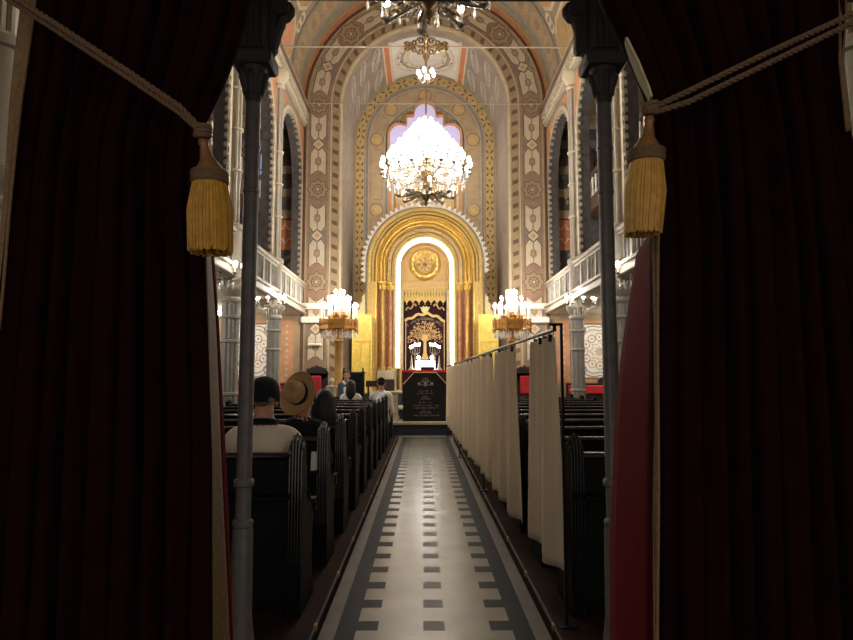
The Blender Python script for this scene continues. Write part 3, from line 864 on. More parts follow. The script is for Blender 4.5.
def twisted(mb, pts, r, m=0, twist=70):
    pts = [Vector(p) for p in pts]
    # resample
    out = []
    for a, b in zip(pts[:-1], pts[1:]):
        n = max(2, int((b-a).length/.006)); out += [a.lerp(b, i/n) for i in range(n)]
    out.append(pts[-1])
    for ph in (0, 2*pi/3, 4*pi/3):
        L_ = []
        for i, p in enumerate(out):
            d = (out[min(i+1, len(out)-1)]-out[max(i-1, 0)]).normalized(); a = Vector((0, 1, 0)); b = d.cross(a).normalized(); a = b.cross(d)
            t = ph+i*.006*twist*1.6
            L_.append(p+(a*cos(t)+b*sin(t))*r*.55)
        mb.tube(L_, r*.55, 6, m)
def tieback(side, label, strands, knot, neck, band, fr, cone):
    Y = 1.80
    k = P(*knot, Y)
    r = thing('curtain_tieback', k, label, 'tieback', 'rope tiebacks with tassels')
    mb = MB()
    for st in strands: twisted(mb, [P(px, py, Y+dy) for px, py, dy in st], .0085)
    mb.build('rope', 'rope', r)
    mb = MB()
    for i in range(3):
        c = k+Vector((0, 0, -.006+.010*i))
        mb.tube([c+Vector((.019*cos(t), .019*sin(t), .004*sin(t+i))) for t in [2*pi*q/14 for q in range(14)]], .0085, 8, closed=True)
    mb.ball(k, (.018, .018, .02), 10); mb.build('knot', 'rope', r)
    # turned head, then the band and the fringe
    n0 = P(*neck[0], Y); n1 = P(*neck[1], Y); b0 = P(*band, Y)
    ax = (b0-n0); 
    mb = MB(); prof = [(0, .011), (.12, .016), (.2, .012), (.35, .015), (.6, .02), (.85, .036), (1, .042)]
    mb.tube([n0+ax*t for t, _ in prof], [rr for _, rr in prof], 14); mb.build('tassel_head', 'tassel_wood', r)
    d = ax.normalized(); d2 = (P(*fr, Y)-b0).normalized()
    mb = MB()
    for i in range(3):
        c = b0+d2*(.004+.011*i)
        mb.tube([c+Vector((.046*cos(t), .046*sin(t), 0)) for t in [2*pi*q/20 for q in range(20)]], .0085, 7, closed=True)
    mb.build('tassel_band', 'rope', r)
    mb = MB(); e = P(*fr, Y); Ln = (e-b0).length; d = d2
    random.seed(31)
    for i in range(230):
        t = random.random()*2*pi; q = sqrt(random.random())
        if i < 150: q = .9+.1*random.random()
        a = b0+d*.02+Vector((.042*q*cos(t), .042*q*sin(t), 0))
        w_ = cone*q*(1+random.uniform(-.05, .06))
        z = e+Vector((w_*cos(t), w_*sin(t), random.uniform(-.006, .008)+.012*(1-q)*0))
        m_ = a.lerp(z, .45)+Vector((.010*q*cos(t), .010*q*sin(t), 0))
        mb.tube([a, m_, z], [.0045, .0052, .0042], 5)
    mb.build('fringe', 'tassel_gold', r)
tieback(-1, 'golden tassel on a rope tying back the left curtain', [[(-75, -60, .04), (-10, -18, 0), (60, 27, -.02), (130, 73, -.01), (180, 107, -.01), (202, 130, 0)], [(-75, -56, .05), (-10, -12, .012), (60, 33, -.005), (130, 79, .0), (180, 113, .0), (202, 133, 0)]],
        (203, 134), ((203, 139), (206, 160)), (210, 173), (211, 252), .058)
tieback(1, 'golden tassel hanging from the rope of the right curtain', [[(940, -28, .04), (853, 13, .0), (760, 56, -.03), (690, 90, -.02), (652, 108, 0)], [(940, -16, .05), (853, 22, .01), (760, 67, -.02), (690, 101, -.01), (655, 112, 0)]],
        (651, 110), ((650, 116), (649, 134)), (647, 151), (643, 233), .048)

# ================================================================ PEWS
def make_pew(side, label):
    """origin at the aisle end of the back, on the platform; runs away from the aisle"""
    s = side; W = 2.55
    r = thing('pew', (0, 0, 0), label, 'pew', 'wooden pews left of the aisle' if s < 0 else 'wooden pews right of the aisle')
    def bx(mb, a, b, *q, **k): mb.box(min(s*a, s*b), max(s*a, s*b), *q, **k)
    mb = MB(); bx(mb, .06, W-.06, .0, .03, .05, .88, bev=.006); mb.build('backrest', 'pew', r)
    mb = MB(); bx(mb, .04, W-.04, -.025, .055, .88, .915, bev=.012); mb.build('top_rail', 'pew_glint', r)
    mb = MB(); bx(mb, .06, W-.06, .03, .42, .40, .44, bev=.01); mb.build('seat', 'pew', r)
    mb = MB(); bx(mb, .06, W-.06, -.12, .0, .66, .685, bev=.005); mb.build('book_ledge', 'pew', r)
    prof = [(-.015, 0), (-.015, .94), (0, .955), (.04, .968), (.08, .955), (.105, .93), (.10, .90), (.115, .80), (.15, .70), (.2, .635), (.30, .605), (.40, .60), (.445, .575), (.45, .53), (.41, .50), (.36, .42), (.34, .25), (.37, .08), (.42, 0)]
    for q, nm in ((0, 'end_panel'), (W-.08, 'end_panel')):
        mb = MB(); fn_ = lambda u, v, h: (s*(q+h), u, v)
        n = len(prof)
        c = (.1, .3)
        V = [fn_(u, v, 0) for u, v in prof]+[fn_(u, v, .08) for u, v in prof]
        mb.add(V, [list(range(n)), [n+i for i in range(n)][::-1]]+[[i, (i+1) % n, n+(i+1) % n, n+i] for i in range(n)])
        e = mb.build(nm, 'pew', r, ang=30)
        if q == 0:
            mb = MB()
            for i in range(5):
                x = s*(.006+i*.017)
                dz = (-.045, -.012, 0, -.012, -.045)[i]
                mb.tube([(x, -.018, .30), (x, -.020, .60), (x, -.020, .92+dz), (x, -.006, .985+dz), (x, .04, 1.018+dz), (x, .088, .995+dz), (x, .112, .95+dz)], [.004, .007, .008, .009, .009, .009, .006], 7)
            mb.build('fluting', 'pew_glint', e)
            mb = MB()
            for x in (-.006, .086):
                L_ = [(s*x, .40+.045*(1-t*.75)*cos(pi/2-t*9), .552+.045*(1-t*.75)*sin(pi/2-t*9)) for t in [k/16 for k in range(17)]]
                mb.tube([(s*x, .16, .67), (s*x, .22, .62), (s*x, .31, .60)]+L_, .007, 6)
            mb.build('armrest_scroll', 'pew_glint', e)
    return r
PY = [3.75+.98*i for i in range(12)]
WHO = ['behind the man in the black cap', 'behind the straw hat', 'behind the dark-haired person in black']
for side, x, nm in ((-1, -.69, 'left'), (1, .845, 'right')):
    proto = None
    for i, y in enumerate(PY):
        if side < 0: lb = 'black wooden pew left of the aisle, ' + (WHO[i] if i < 3 else '%s from the entrance' % ORD[i] if i < 11 else 'last before the altar')
        else: lb = 'black wooden pew right of the aisle behind the cloths, ' + ('%s from the entrance' % ORD[i] if 0 < i < 11 else 'nearest the iron column' if i == 0 else 'last before the altar')
        if proto is None: proto = make_pew(side, lb); proto.location = (x, y, .1)
        else: dup(proto, (x, y, .1), lb)

# ================================================================ CLOTHS ON THE RAIL
def railx(y): return .785-.015*(y-3.6)
RZ = 1.72
r = thing('curtain_rail', (railx(3.62), 3.62, .1), 'black metal rail on posts carrying the beige cloths along the aisle', 'rail')
mb = MB(); mb.tube([(railx(3.62)-.04, 3.62, RZ), (railx(3.62)-.03, 3.72, RZ), (railx(15.8), 15.8, RZ)], .011, 10); mb.build('rod', 'black_metal', r)
for y in (3.62, 7.78, 11.72, 15.8):
    x = railx(y)+(.0 if y > 4 else .0)
    zb = .1 if x > .73 else (.106 if x > .705 else .01)
    if y > 15: zb = .01
    mb = MB(); mb.box(x-.008-(.0 if y < 4 else .0), x+.008, y-.008, y+.008, zb, RZ+(.03 if y < 4 else -.005), 0, .002)
    if y < 4: mb.box(x-.07, x+.008, y-.010, y+.010, RZ+.02, RZ+.036, 0, .002); mb.box(x-.05, x-.03, y-.010, y+.010, RZ-.01, RZ+.03)
    else: mb.box(x-.012, x+.03, y-.01, y+.01, RZ-.02, RZ)
    mb.box(x-.045, x+.05, y-.05, y+.05, zb, zb+.008, 0)
    mb.build('post', 'black_metal', r)
PANELS = [(3.70, 4.55, 2), (5.08, 6.55, 3), (6.66, 7.72, 2), (7.84, 9.45, 3), (9.5, 10.5, 2), (10.55, 11.66, 2), (11.80, 13.6, 3), (13.66, 15.74, 4)]
PL = ['nearest the entrance, hanging beside the rail post', 'second from the entrance, after the gap', 'third from the entrance', 'fourth from the entrance', 'fifth from the entrance', 'sixth from the entrance', 'seventh from the entrance', 'farthest, beside the black lectern']
for i, (y0, y1, nf) in enumerate(PANELS):
    r = thing('hanging_cloth', (railx((y0+y1)/2), (y0+y1)/2, .3), 'beige cloth on the aisle rail, %s' % PL[i], 'curtain', 'cloths hung along the aisle')
    V = []; F = []; nu, nv = nf*24, 26
    rn = [random.uniform(-.8, .8) for _ in range(nf+2)]
    zb = .36 if i == 0 else .33
    for j in range(nv+1):
        t = j/nv; z = RZ-.03-(RZ-.03-zb)*t
        g = 1-(.24 if i < 2 else .09)*(1-t)**1.2
        for a in range(nu+1):
            s = a/nu; ph = 2*pi*nf*s+rn[int(s*nf)]*.6+.5*sin(2*t+s*5)
            ym = (y0+y1)/2; yy = ym+(s-.5)*(y1-y0)*g
            am = .020+.020*t
            V.append((railx(yy)+am*(sin(ph)+.25*sin(2.7*ph+i))-.012, yy+.012*cos(ph)*t, z-(.02*sin(s*pi*1.5+i)*t)))
    for j in range(nv):
        for a in range(nu): F.append([j*(nu+1)+a, j*(nu+1)+a+1, (j+1)*(nu+1)+a+1, (j+1)*(nu+1)+a])
    mb = MB(); mb.add(V, F); solid(mb.build('cloth', 'hang_cloth', r, ang=80), .003)
    nc = max(4, nf+1)
    for c in range(nc):
        yy = (y0+y1)/2+((c+.5)/nc-.5)*(y1-y0)*.74
        mb = MB(); x = railx(yy)-(.012 if yy > 3.8 else .02)
        mb.tube([(railx(yy)+.017*cos(q), yy, RZ+.017*sin(q)) for q in [2*pi*k/10 for k in range(10)]], .003, 5, closed=True)
        mb.box(x-.006, x+.02, yy-.01, yy+.01, RZ-.055, RZ-.013, 0, .002); mb.build('clip', 'black_metal', r)
# ================================================================ THE ARK
AY = 20.3; AB = 1.02; ASP = 5.06
r = thing('torah_ark', (XC, AY, AB), 'gilded arched ark with concentric gold bands and paired columns at the far end', 'ark')
def aband(name, prof, mm, spring=ASP, base=AB, na=40, par=None, mi=None):
    mb = MB(); sweep(mb, base, spring, prof, mi or 0, na); return mb.build(name, mm, par or r, ang=30)
aband('outer_band', [(1.84, AY-.02), (1.84, AY-.10), (1.86, AY-.12), (1.90, AY-.10), (1.92, AY-.04), (1.92, AY+.9)], 'gold_grey')
aband('flat_band', [(1.52, AY+.05), (1.52, AY-.04), (1.545, AY-.08), (1.58, AY-.08), (1.60, AY-.03), (1.60, AY+.04), (1.625, AY+.04), (1.625, AY-.04), (1.65, AY-.07), (1.69, AY-.07), (1.71, AY-.04), (1.71, AY+.04), (1.735, AY+.04), (1.735, AY-.03), (1.80, AY-.03), (1.84, AY-.06)], ['gold', 'bronze', 'gold_flat'], mi=[0, 0, 0, 0, 1, 1, 1, 2, 2, 2, 1, 1, 1, 2, 2])
mb = MB(); prof = []
for c0, rr in ((1.46, .055), (1.36, .05)):
    prof = [(c0+rr*cos(t), AY+.10-rr*1.2*sin(t)) for t in [pi*k/6 for k in range(7)]]+prof if False else prof
prof = []
for c0, rr in ((1.31, .045), (1.42, .07), (1.50, .03)):
    prof += [(c0-rr*cos(t), AY+.10-rr*1.3*sin(t)) for t in [pi*k/6 for k in range(7)]]
sweep(mb, 4.5, ASP, prof, 0, 40); mb.build('gold_ridge', 'gold', r, ang=60)
aband('beaded_band', [(1.02, AY+.30), (1.02, AY+.22), (1.04, AY+.18), (1.06, AY+.18), (1.07, AY+.24), (1.09, AY+.24), (1.10, AY+.17), (1.20, AY+.16), (1.21, AY+.22), (1.24, AY+.22), (1.25, AY+.12), (1.27, AY+.10)], ['gold_flat', 'bronze', 'mosaic'], base=4.5, mi=[0, 0, 0, 1, 1, 1, 2, 1, 1, 0, 0])
mb = MB(); fn = archfn(4.5, ASP, 1.14, AY+.16); U = .8+pi*1.14
for i in range(64):
    u = (i+.5)*U/64; p = fn(u, 1.14, .02); mb.ball(p, .026, 6, 0, 4)
mb.build('beads', 'gold_pale', r)
aband('inner_band', [(.92, AY+.45), (.93, AY+.30), (.97, AY+.24), (1.02, AY+.26)], 'gold_pale')
aband('light_strip', [(.82, AY+.43), (.82, AY+.39), (.835, AY+.37), (.905, AY+.37), (.92, AY+.39), (.92, AY+.43)], 'led', base=1.75)
# pointed crest round the arch
mb = MB(); fn = archfn(4.45, ASP, 1.95, AY-.06); U = .9+pi*1.95; n = 40
for i in range(n):
    u = (i+.5)*U/n; q = U/n*.5
    mb.prism([(u-q, 1.89), (u-q*.9, 1.94), (u-q*.3, 2.03), (u, 2.06), (u+q*.3, 2.03), (u+q*.9, 1.94), (u+q, 1.89)], fn, -.03, .03)
mb.build('crest', 'p_white', r, smooth=False)
# niche lining and its medallion
mb = MB(); sweep(mb, AB, ASP, [(.01, AY+.72), (.77, AY+.72), (.77, AY+.46), (.82, AY+.42)], 0, 32); mb.build('niche', 'mosaic', r)
fm = lambda x, z, h: (XC+x, AY+.72-h, z)
mz = 5.17
mb = MB(); 
mb.lathe([(.50, 0), (.54, .02), (.50, .05), (.46, .03), (.40, .02), (.36, .04), (.32, .02), (.01, .03)], (0, 0, 0), 32)
mb.v = [(XC+a, AY+.71-c, mz+b) for a, b, c in mb.v]
for i in range(16):
    a = 2*pi*i/16; mb.v = mb.v; 
    mb.stamp(circ(.41*cos(a), mz+.41*sin(a), .045, 6), fm, .06)
med = mb.build('medallion', 'gold', r)
mb = MB()
for i in range(8):
    a = 2*pi*i/8
    mb.stamp([(.06*cos(a+.5), mz+.06*sin(a+.5)), (.2*cos(a+.25), mz+.2*sin(a+.25)), (.30*cos(a), mz+.30*sin(a)), (.2*cos(a-.25), mz+.2*sin(a-.25)), (.06*cos(a-.5), mz+.06*sin(a-.5))], fm, .065)
mb.ball((XC, AY+.66, mz), (.06, .03, .06), 10)
mb.stamp(circ(0, mz, .1, 12), fm, .064)
for rr in (.24, .37, .44):
    mb.ring(circ(0, mz, rr-.012, 28), circ(0, mz, rr+.012, 28), fm, .055)
mb.build('rosette', 'bronze', med)
mb = MB(); mb.box(XC-.77, XC+.77, AY+.55, AY+.66, 4.32, 4.42, 0, .01); mb.box(XC-.77, XC+.77, AY+.58, AY+.66, 4.42, 4.60, 0, .01); mb.build('shelf_moulding', 'mosaic', r)
mb = MB(); fz_ = lambda x, z, h: (XC+x, AY+.61-h, z)
n = 7
pts = [(-.77, 4.32)]
V = []
for i in range(n):
    x0 = -.70+1.40*i/n; ww = 1.40/n
    mb.prism([(x0, 4.32), (x0+ww, 4.32), (x0+ww, 3.98), (x0+ww*.5, 3.86), (x0, 3.98)], fz_, 0, .03)
    mb.tube([(XC+x0+ww*.5, AY+.595, 3.87), (XC+x0+ww*.5, AY+.595, 3.82)], [.012, .022], 6)
mb.build('valance', 'gold_flat', r, smooth=False)
mb = MB()
for i in range(15):
    x = -.66+i*.094; mb.tube([fz_(x, 4.28, .035), fz_(x, 4.06, .035)], .008, 5)
    mb.tube([fz_(x+.02*cos(t), 4.17+.05*sin(t), .04) for t in [2*pi*k/8 for k in range(8)]], .006, 4, closed=True)
mb.build('valance_trim', 'bronze', r)
for s in (-1, 1):
    mb = MB(); mb.box(min(XC+s*.70, XC+s*.77), max(XC+s*.70, XC+s*.77), AY+.45, AY+.66, AB, 4.32, 0, .01)
    for k in range(22): mb.ball((XC+s*.735, AY+.45, AB+.4+k*.135), (.022, .012, .04), 6, 0, 4)
    mb.build('jamb', 'gold_grey', r)
    # columns in pairs
    for cx_, cy_, m_, rad in ((1.36, AY+.08, 'col_gold', .085), (1.12, AY+.24, 'red_marble', .075)):
        x = XC+s*cx_
        mb = MB(); mb.lathe([(rad*1.02, 1.80), (rad, 2.5), (rad*.9, 4.22)], (x, cy_, 0), 18); c = mb.build('column', m_, r)
        mb = MB(); mb.box(x-rad*1.3, x+rad*1.3, cy_-rad*1.3, cy_+rad*1.3, 1.66, 1.72, 0, .01); mb.lathe([(rad*1.3, 1.72), (rad*1.35, 1.75), (rad*1.1, 1.78), (rad*1.15, 1.80)], (x, cy_, 0), 18); mb.build('column_base', 'gold_flat', c)
        mb = MB(); mb.lathe([(rad*.9, 4.2), (rad*1.1, 4.22), (rad*.9, 4.25), (rad*1.1, 4.33), (rad*1.55, 4.44)], (x, cy_, 0), 16); mb.box(x-rad*1.6, x+rad*1.6, cy_-rad*1.6, cy_+rad*1.6, 4.44, 4.5, 0, .01)
        for i in range(8):
            a = 2*pi*i/8; mb.tube([(x+rad*cos(a), cy_+rad*sin(a), 4.25), (x+rad*1.35*cos(a), cy_+rad*1.35*sin(a), 4.36), (x+rad*1.6*cos(a), cy_+rad*1.6*sin(a), 4.40)], [.02, .022, .01], 6)
        mb.build('column_capital', 'gold', c)
    mb = MB(); a, b = sorted((XC+s*.97, XC+s*1.52)); mb.box(a, b, AY-.10, AY+.5, 1.38, 1.66, 0, .015); mb.build('plinth', 'step_light', r)
    mb = MB(); mb.box(a, b, AY-.06, AY+.5, AB, 1.38, 0, .015); mb.build('plinth_base', 'dark_wood', r)
    mb = MB(); mb.box(a, b, AY+.36, AY+.5, 1.66, 4.5); mb.build('column_backing', 'red_marble', r)
    # flat gilded pilaster with carved ribs
    mb = MB(); a, b = sorted((XC+s*1.54, XC+s*1.90)); mb.box(a, b, AY-.06, AY+.5, AB, 4.5, 0, .01)
    for q in (1.58, 1.64, 1.76, 1.82):
        x = XC+s*q; mb.tube([(x, AY-.06, AB+.2), (x, AY-.06, 4.5)], .016, 6)
    for k in range(24): mb.ball((XC+s*1.70, AY-.06, AB+.4+k*.13), (.03, .015, .045), 6, 0, 4)
    mb.build('pilaster', 'gold_flat', r)
    # leafy wing at the side
    mb = MB(); fl = lambda x, z, h: (XC+s*x, AY-.02-h, z)
    mb.prism([(1.88, 3.2), (2.16, 3.3), (2.10, 3.42), (2.20, 3.5), (2.06, 3.62), (2.12, 3.74), (2.0, 3.84), (2.02, 3.98), (1.92, 4.1), (1.88, 4.2)], fl, 0, .06); mb.build('wing', 'gold_pale', r, smooth=False)
# unseen fitting added on top of the ark, with a lamp brightening the vault
mb = MB(); mb.lathe([(.08, 0), (.12, .12), (.10, .14)], (XC, AY+.5, 6.86), 12); mb.build('added_uplight', 'brass', r)
point('apse_light', (XC, AY-.1, 8.2), 110, .15, (1, .93, .82))

# the embroidered curtain
r = thing('ark_curtain', (XC, AY+.5, 1.3), 'dark maroon ark curtain embroidered with a golden tree, crown and ribbon', 'curtain')
mb = MB(); V = []; F = []
for j in range(2):
    for i in range(61):
        s = i/60; V.append((XC-.70+1.40*s, AY+.665+.008*sin(s*40), 3.98 if j else 1.3))
mb.add(V, [[i, i+1, 62+i, 61+i] for i in range(60)]); solid(mb.build('cloth', 'ark_velvet', r, ang=80), .006)
fc = lambda x, z, h: (XC+x, AY+.645-h, z)
mb = MB()
mb.prism([(-.17, 3.77), (-.10, 3.60), (-.05, 3.55), (.05, 3.55), (.10, 3.60), (.17, 3.77), (.10, 3.73), (.05, 3.79), (0, 3.74), (-.05, 3.79), (-.10, 3.73)], fc, 0, .012); mb.build('crown', 'gold_pale', r, smooth=False)
mb = MB()
pts = [(-.66+1.32*i/24, 3.28+.24*sin(pi*i/24)+.03*sin(2*pi*i/6)) for i in range(25)]
mb.line(pts, .085, fc, .008); mb.build('ribbon', 'emb_gold', r, smooth=False)
def glyphs(mb, path, size, fn_, h, seed, gap=.25):
    """rows of little square-cut letter strokes, too small to read"""
    rd = random.Random(seed)
    for (u, v, a) in path:
        if rd.random() < gap*.35: continue
        ca, sa = cos(a), sin(a)
        def pt(x, y): return (u+(x*ca-y*sa)*size, v+(x*sa+y*ca)*size)
        st = size*.24
        k = rd.choice((0, 1, 2, 3, 4))
        if k != 3: mb.line([pt(-.35, .45), pt(.38, .45)], st, fn_, h)
        if k in (0, 1, 4): mb.line([pt(.33, .5), pt(.33, -.45)], st, fn_, h)
        if k in (1, 2): mb.line([pt(-.36, -.42), pt(.38, -.42)], st, fn_, h)
        if k in (0, 4): mb.line([pt(-.28, .2), pt(-.28, -.45)], st, fn_, h)
        if k == 3: mb.line([pt(.3, .5), pt(-.05, -.1), pt(-.3, -.45)], st, fn_, h)
mb = MB()
path = []
for i in range(18):
    t = i/17; x = -.58+1.16*t; path.append((x, 3.14+.22*sin(pi*t), .5*cos(pi*t)*.8))
glyphs(mb, path, .075, fc, .008, 3, .5); mb.build('lettering', 'emb_dim', r, smooth=False)
mb = MB()
mb.stamp([(-.13, 2.02), (.13, 2.02), (.055, 2.22), (.042, 2.6), (.085, 2.84), (-.085, 2.84), (-.042, 2.6), (-.055, 2.22)], fc, .010)
rd = random.Random(5)
for i in range(15):
    a = radians(12+i*11.2); L_ = .35+.2*rd.random()
    p = [(0+.05*cos(a), 2.62), (L_*.5*cos(a), 2.70+L_*.55*sin(a)), (1.1*L_*cos(a+rd.uniform(-.2, .2)), 2.72+1.1*L_*sin(a))]
    mb.line(p, .016, fc, .011)
mb.build('tree_trunk', 'emb_gold', r, smooth=False)
for nm, m_, n, sd in (('leaves', 'emb_gold', 120, 8), ('blossom', 'emb_pink', 120, 9)):
    mb = MB(); rd = random.Random(sd)
    for i in range(n):
        a = rd.uniform(-.15, pi+.15); q = sqrt(rd.random())
        q = .25+.75*q; x, z = .56*q*cos(a), 2.66+.62*q*sin(a)
        t = rd.random()*pi
        mb.stamp([(x+.034*cos(t), z+.034*sin(t)), (x-.014*sin(t), z+.014*cos(t)), (x-.034*cos(t), z-.034*sin(t)), (x+.014*sin(t), z-.014*cos(t))], fc, .012+.001*(i % 4))
    mb.build(nm, m_, r, smooth=False)
mb = MB()
for s in (-1, 1):
    mb.line([(s*.63, 1.35), (s*.63, 3.25)], .028, fc, .008)
    for i in range(16): 
        t = i/15; mb.stamp(circ(s*(.30+.32*t), 3.80-.04*t-.12*t*t+.05*sin(9*t), .03, 6, i), fc, .009)
mb.build('border', 'emb_gold', r, smooth=False)

# gilded screens either side of the ark
for s, sn in ((-1, 'left'), (1, 'right')):
    x0, x1 = sorted((XC+s*1.60, XC+s*2.2)); y = 19.2
    r = thing('gilded_screen', ((x0+x1)/2, y, 1.02), 'bright yellow gilded panel screen on the %s side of the ark' % sn, 'screen', 'screens beside the ark')
    mb = MB(); mb.box(x0, x1, y, y+.06, 1.02, 3.34); mb.build('panel', 'gold_bright', r, smooth=False)
    mb = MB()
    for a, b, c, d in ((x0, x1, 3.22, 3.34), (x0, x1, 1.02, 1.3), (x0, x0+.07, 1.3, 3.22), (x1-.07, x1, 1.3, 3.22), (x0+.07, x1-.07, 2.5, 2.56), ((x0+x1)/2-.02, (x0+x1)/2+.02, 1.3, 2.5)): mb.box(a, b, y-.03, y, c, d, 0, .008)
    for k in range(3): mb.tube([((x0+x1)/2+.16*cos(t)*(1-k*.25), y-.006, 2.9+.2*sin(t)*(1-k*.25)) for t in [2*pi*q/16 for q in range(16)]], .012, 6, closed=True)
    mb.build('moulding', 'gold_bright', r)

# ================================================================ BEFORE THE ARK
# lectern under a black cover
LY = 16.42
r = thing('lectern', (XC, LY+.3, .33), 'black velvet covered lectern with gold lettering at the end of the aisle', 'lectern')
A = P(403, 400, LY).x; B = P(447, 400, LY).x; zt = P(425, 372, LY).z; zs = P(425, 384, LY).z; xa = P(414, 372, LY).x; xb = P(436, 372, LY).x
poly = [(A, .34), (B, .34), (B, zs), (xb, zt), (xa, zt), (A, zs)]
fl = lambda x, z, h: (x, LY-h, z)
mb = MB(); mb.prism([(A+.03, .33), (B-.03, .33), (B-.03, zs-.01), (xb, zt-.02), (xa, zt-.02), (A+.03, zs-.01)], fl, -.55, -.02); mb.build('stand', 'dark_wood', r, smooth=False)
mb = MB(); mb.prism(poly, fl, -.02, .0); cv = mb.build('cover', 'black_velvet', r, smooth=False)
mb = MB(); mb.line([(A+.01, zs), (xa, zt-.01), (xb, zt-.01), (B-.01, zs)], .022, fl, .004); mb.build('edging', 'emb_gold', cv, smooth=False)
mb = MB(); cz = P(425, 381, LY).z
for s in (-1, 1):
    for k in range(4):
        a = radians(20+k*24); mb.line([(XC+s*.02, cz-.06), (XC+s*.10*cos(a), cz-.02+.02*sin(a)), (XC+s*.13*cos(a), cz-.05+.14*sin(a))], .012, fl, .004)
    mb.stamp(circ(XC+s*.16, cz-.06, .045, 7, 0, .03), fl, .004); mb.line([(XC+s*.05, cz-.10), (XC+s*.20, cz-.10)], .015, fl, .004)
mb.stamp(circ(XC, cz-.08, .045, 6, 0, .06), fl, .005); mb.line([(XC, cz-.06), (XC, cz+.08)], .014, fl, .004)
mb.build('emblem', 'emb_dim', cv, smooth=False)
mb = MB(); rw = [(391, .17), (393.5, .22), (397, .08), (399, .16), (402.5, .18), (405.5, .34), (408, .33), (411.5, .12), (413, .16), (415.5, .34)]
for i, (py, hw_) in enumerate(rw):
    z = P(425, py, LY).z; n = int(hw_*2/.034)
    glyphs(mb, [(XC-hw_+(k+.5)*.034, z, 0) for k in range(n)], .03, fl, .004, 40+i, .6)
mb.build('lettering', 'emb_dim', cv, smooth=False)
# table with red cloth
TY = 17.75
r = thing('altar_table', (XC, TY, .63), 'altar table under a red cloth behind the black lectern', 'table')
mb = MB(); mb.box(XC-.62, XC+.62, TY-.22, TY+.22, 1.56, 1.63, 0, .005)
for sx in (-.56, .5):
    for sy in (-.2, .14): mb.box(XC+sx, XC+sx+.06, TY+sy, TY+sy+.06, .63, 1.56)
mb.build('frame', 'dark_wood', r, smooth=False)
mb = MB(); mb.box(XC-.635, XC+.635, TY-.235, TY+.235, 1.63, 1.645); mb.box(XC-.64, XC+.64, TY-.245, TY-.235, 1.585, 1.645)
mb.box(XC-.645, XC-.635, TY-.24, TY+.24, 1.3, 1.64); mb.box(XC+.635, XC+.645, TY-.24, TY+.24, 1.3, 1.64); mb.build('cloth', 'red_cloth', r, smooth=False)
mb = MB(); mb.box(XC-.63, XC+.63, TY-.236, TY-.226, .75, 1.585); mb.build('skirt', 'ark_velvet', r, smooth=False)
zt = 1.6455
mb = MB(); mb.box(XC-.27, XC+.27, TY-.03, TY+.02, zt, zt+.26, 0, .012)
tag(mb.build('light_box', 'lightbox', origin=(XC, TY, zt)), 'glowing white light box standing on the red altar table', 'lamp')
mb = MB(); mb.box(XC-.13, XC+.25, TY-.18, TY-.10, zt, zt+.085, 0, .02); mb.box(XC-.12, XC+.24, TY-.186, TY-.18, zt+.02, zt+.07)
tag(mb.build('prayer_book', 'ark_velvet', origin=(XC, TY-.15, zt)), 'maroon prayer book lying in front of the white light box', 'book')
for s, sn in ((-1, 'left'), (1, 'right')):
    x = XC+s*.38
    r = thing('candlestick', (x, TY-.05, zt), 'slim white candlestick on the red table, %s of the light box' % sn, 'candlestick', 'candlesticks on the altar table')
    mb = MB(); mb.lathe([(.085, 0), (.085, .015), (.05, .05), (.03, .12), (.038, .15), (.02, .18), (.03, .22), (.015, .26), (.012, .32), (.022, .33)], (x, TY-.05, zt), 14); mb.build('stick', 'silver', r)
    mb = MB(); mb.tube([(x, TY-.05, zt+.325), (x, TY-.05, zt+.40)], .009, 8); mb.build('candle', 'sleeve', r)
    x = XC+s*.28-.01
    r = thing('candelabrum', (x, TY+.18, zt), 'branched electric candelabrum with white lamps before the %s half of the ark curtain' % sn, 'candelabrum', 'candelabra before the ark curtain')
    mb = MB(); mb.lathe([(.05, 0), (.05, .02), (.02, .05), (.014, .3), (.022, .32), (.012, .34), (.012, .58)], (x, TY+.18, zt), 12); mb.build('stem', 'pewter', r)
    for k, (dx, dz) in enumerate(((-.13, -.03 if s < 0 else .05), (-.065, .0 if s < 0 else .035), (0, .045), (.065, .035 if s < 0 else .0), (.13, .05 if s < 0 else -.03))):
        mb = MB(); mb.tube([(x, TY+.18, zt+.45), (x+dx*.5, TY+.18, zt+.44), (x+dx, TY+.18, zt+.50), (x+dx, TY+.18, zt+.62+dz)], .008, 6); a = mb.build('branch', 'pewter', r)
        mb = MB(); mb.ball((x+dx, TY+.18, zt+.67+dz), (.025, .025, .044), 10); mb.build('bulb', 'bulb', a)
    x = XC+s*.185
    r = thing('globe_lamp', (x, TY+.075, zt), 'small round white globe lamp on a stem, %s of the tree trunk' % sn, 'lamp', 'globe lamps on the altar table')
    mb = MB(); mb.lathe([(.04, 0), (.04, .015), (.012, .03), (.012, .29), (.025, .30)], (x, TY+.075, zt), 12); mb.build('stem', 'pewter', r)
    mb = MB(); mb.ball((x, TY+.075, zt+.345), .05, 12); mb.build('globe', 'bulb', r)
point('ark_light', (XC, 18.3, 2.7), 28, .25)

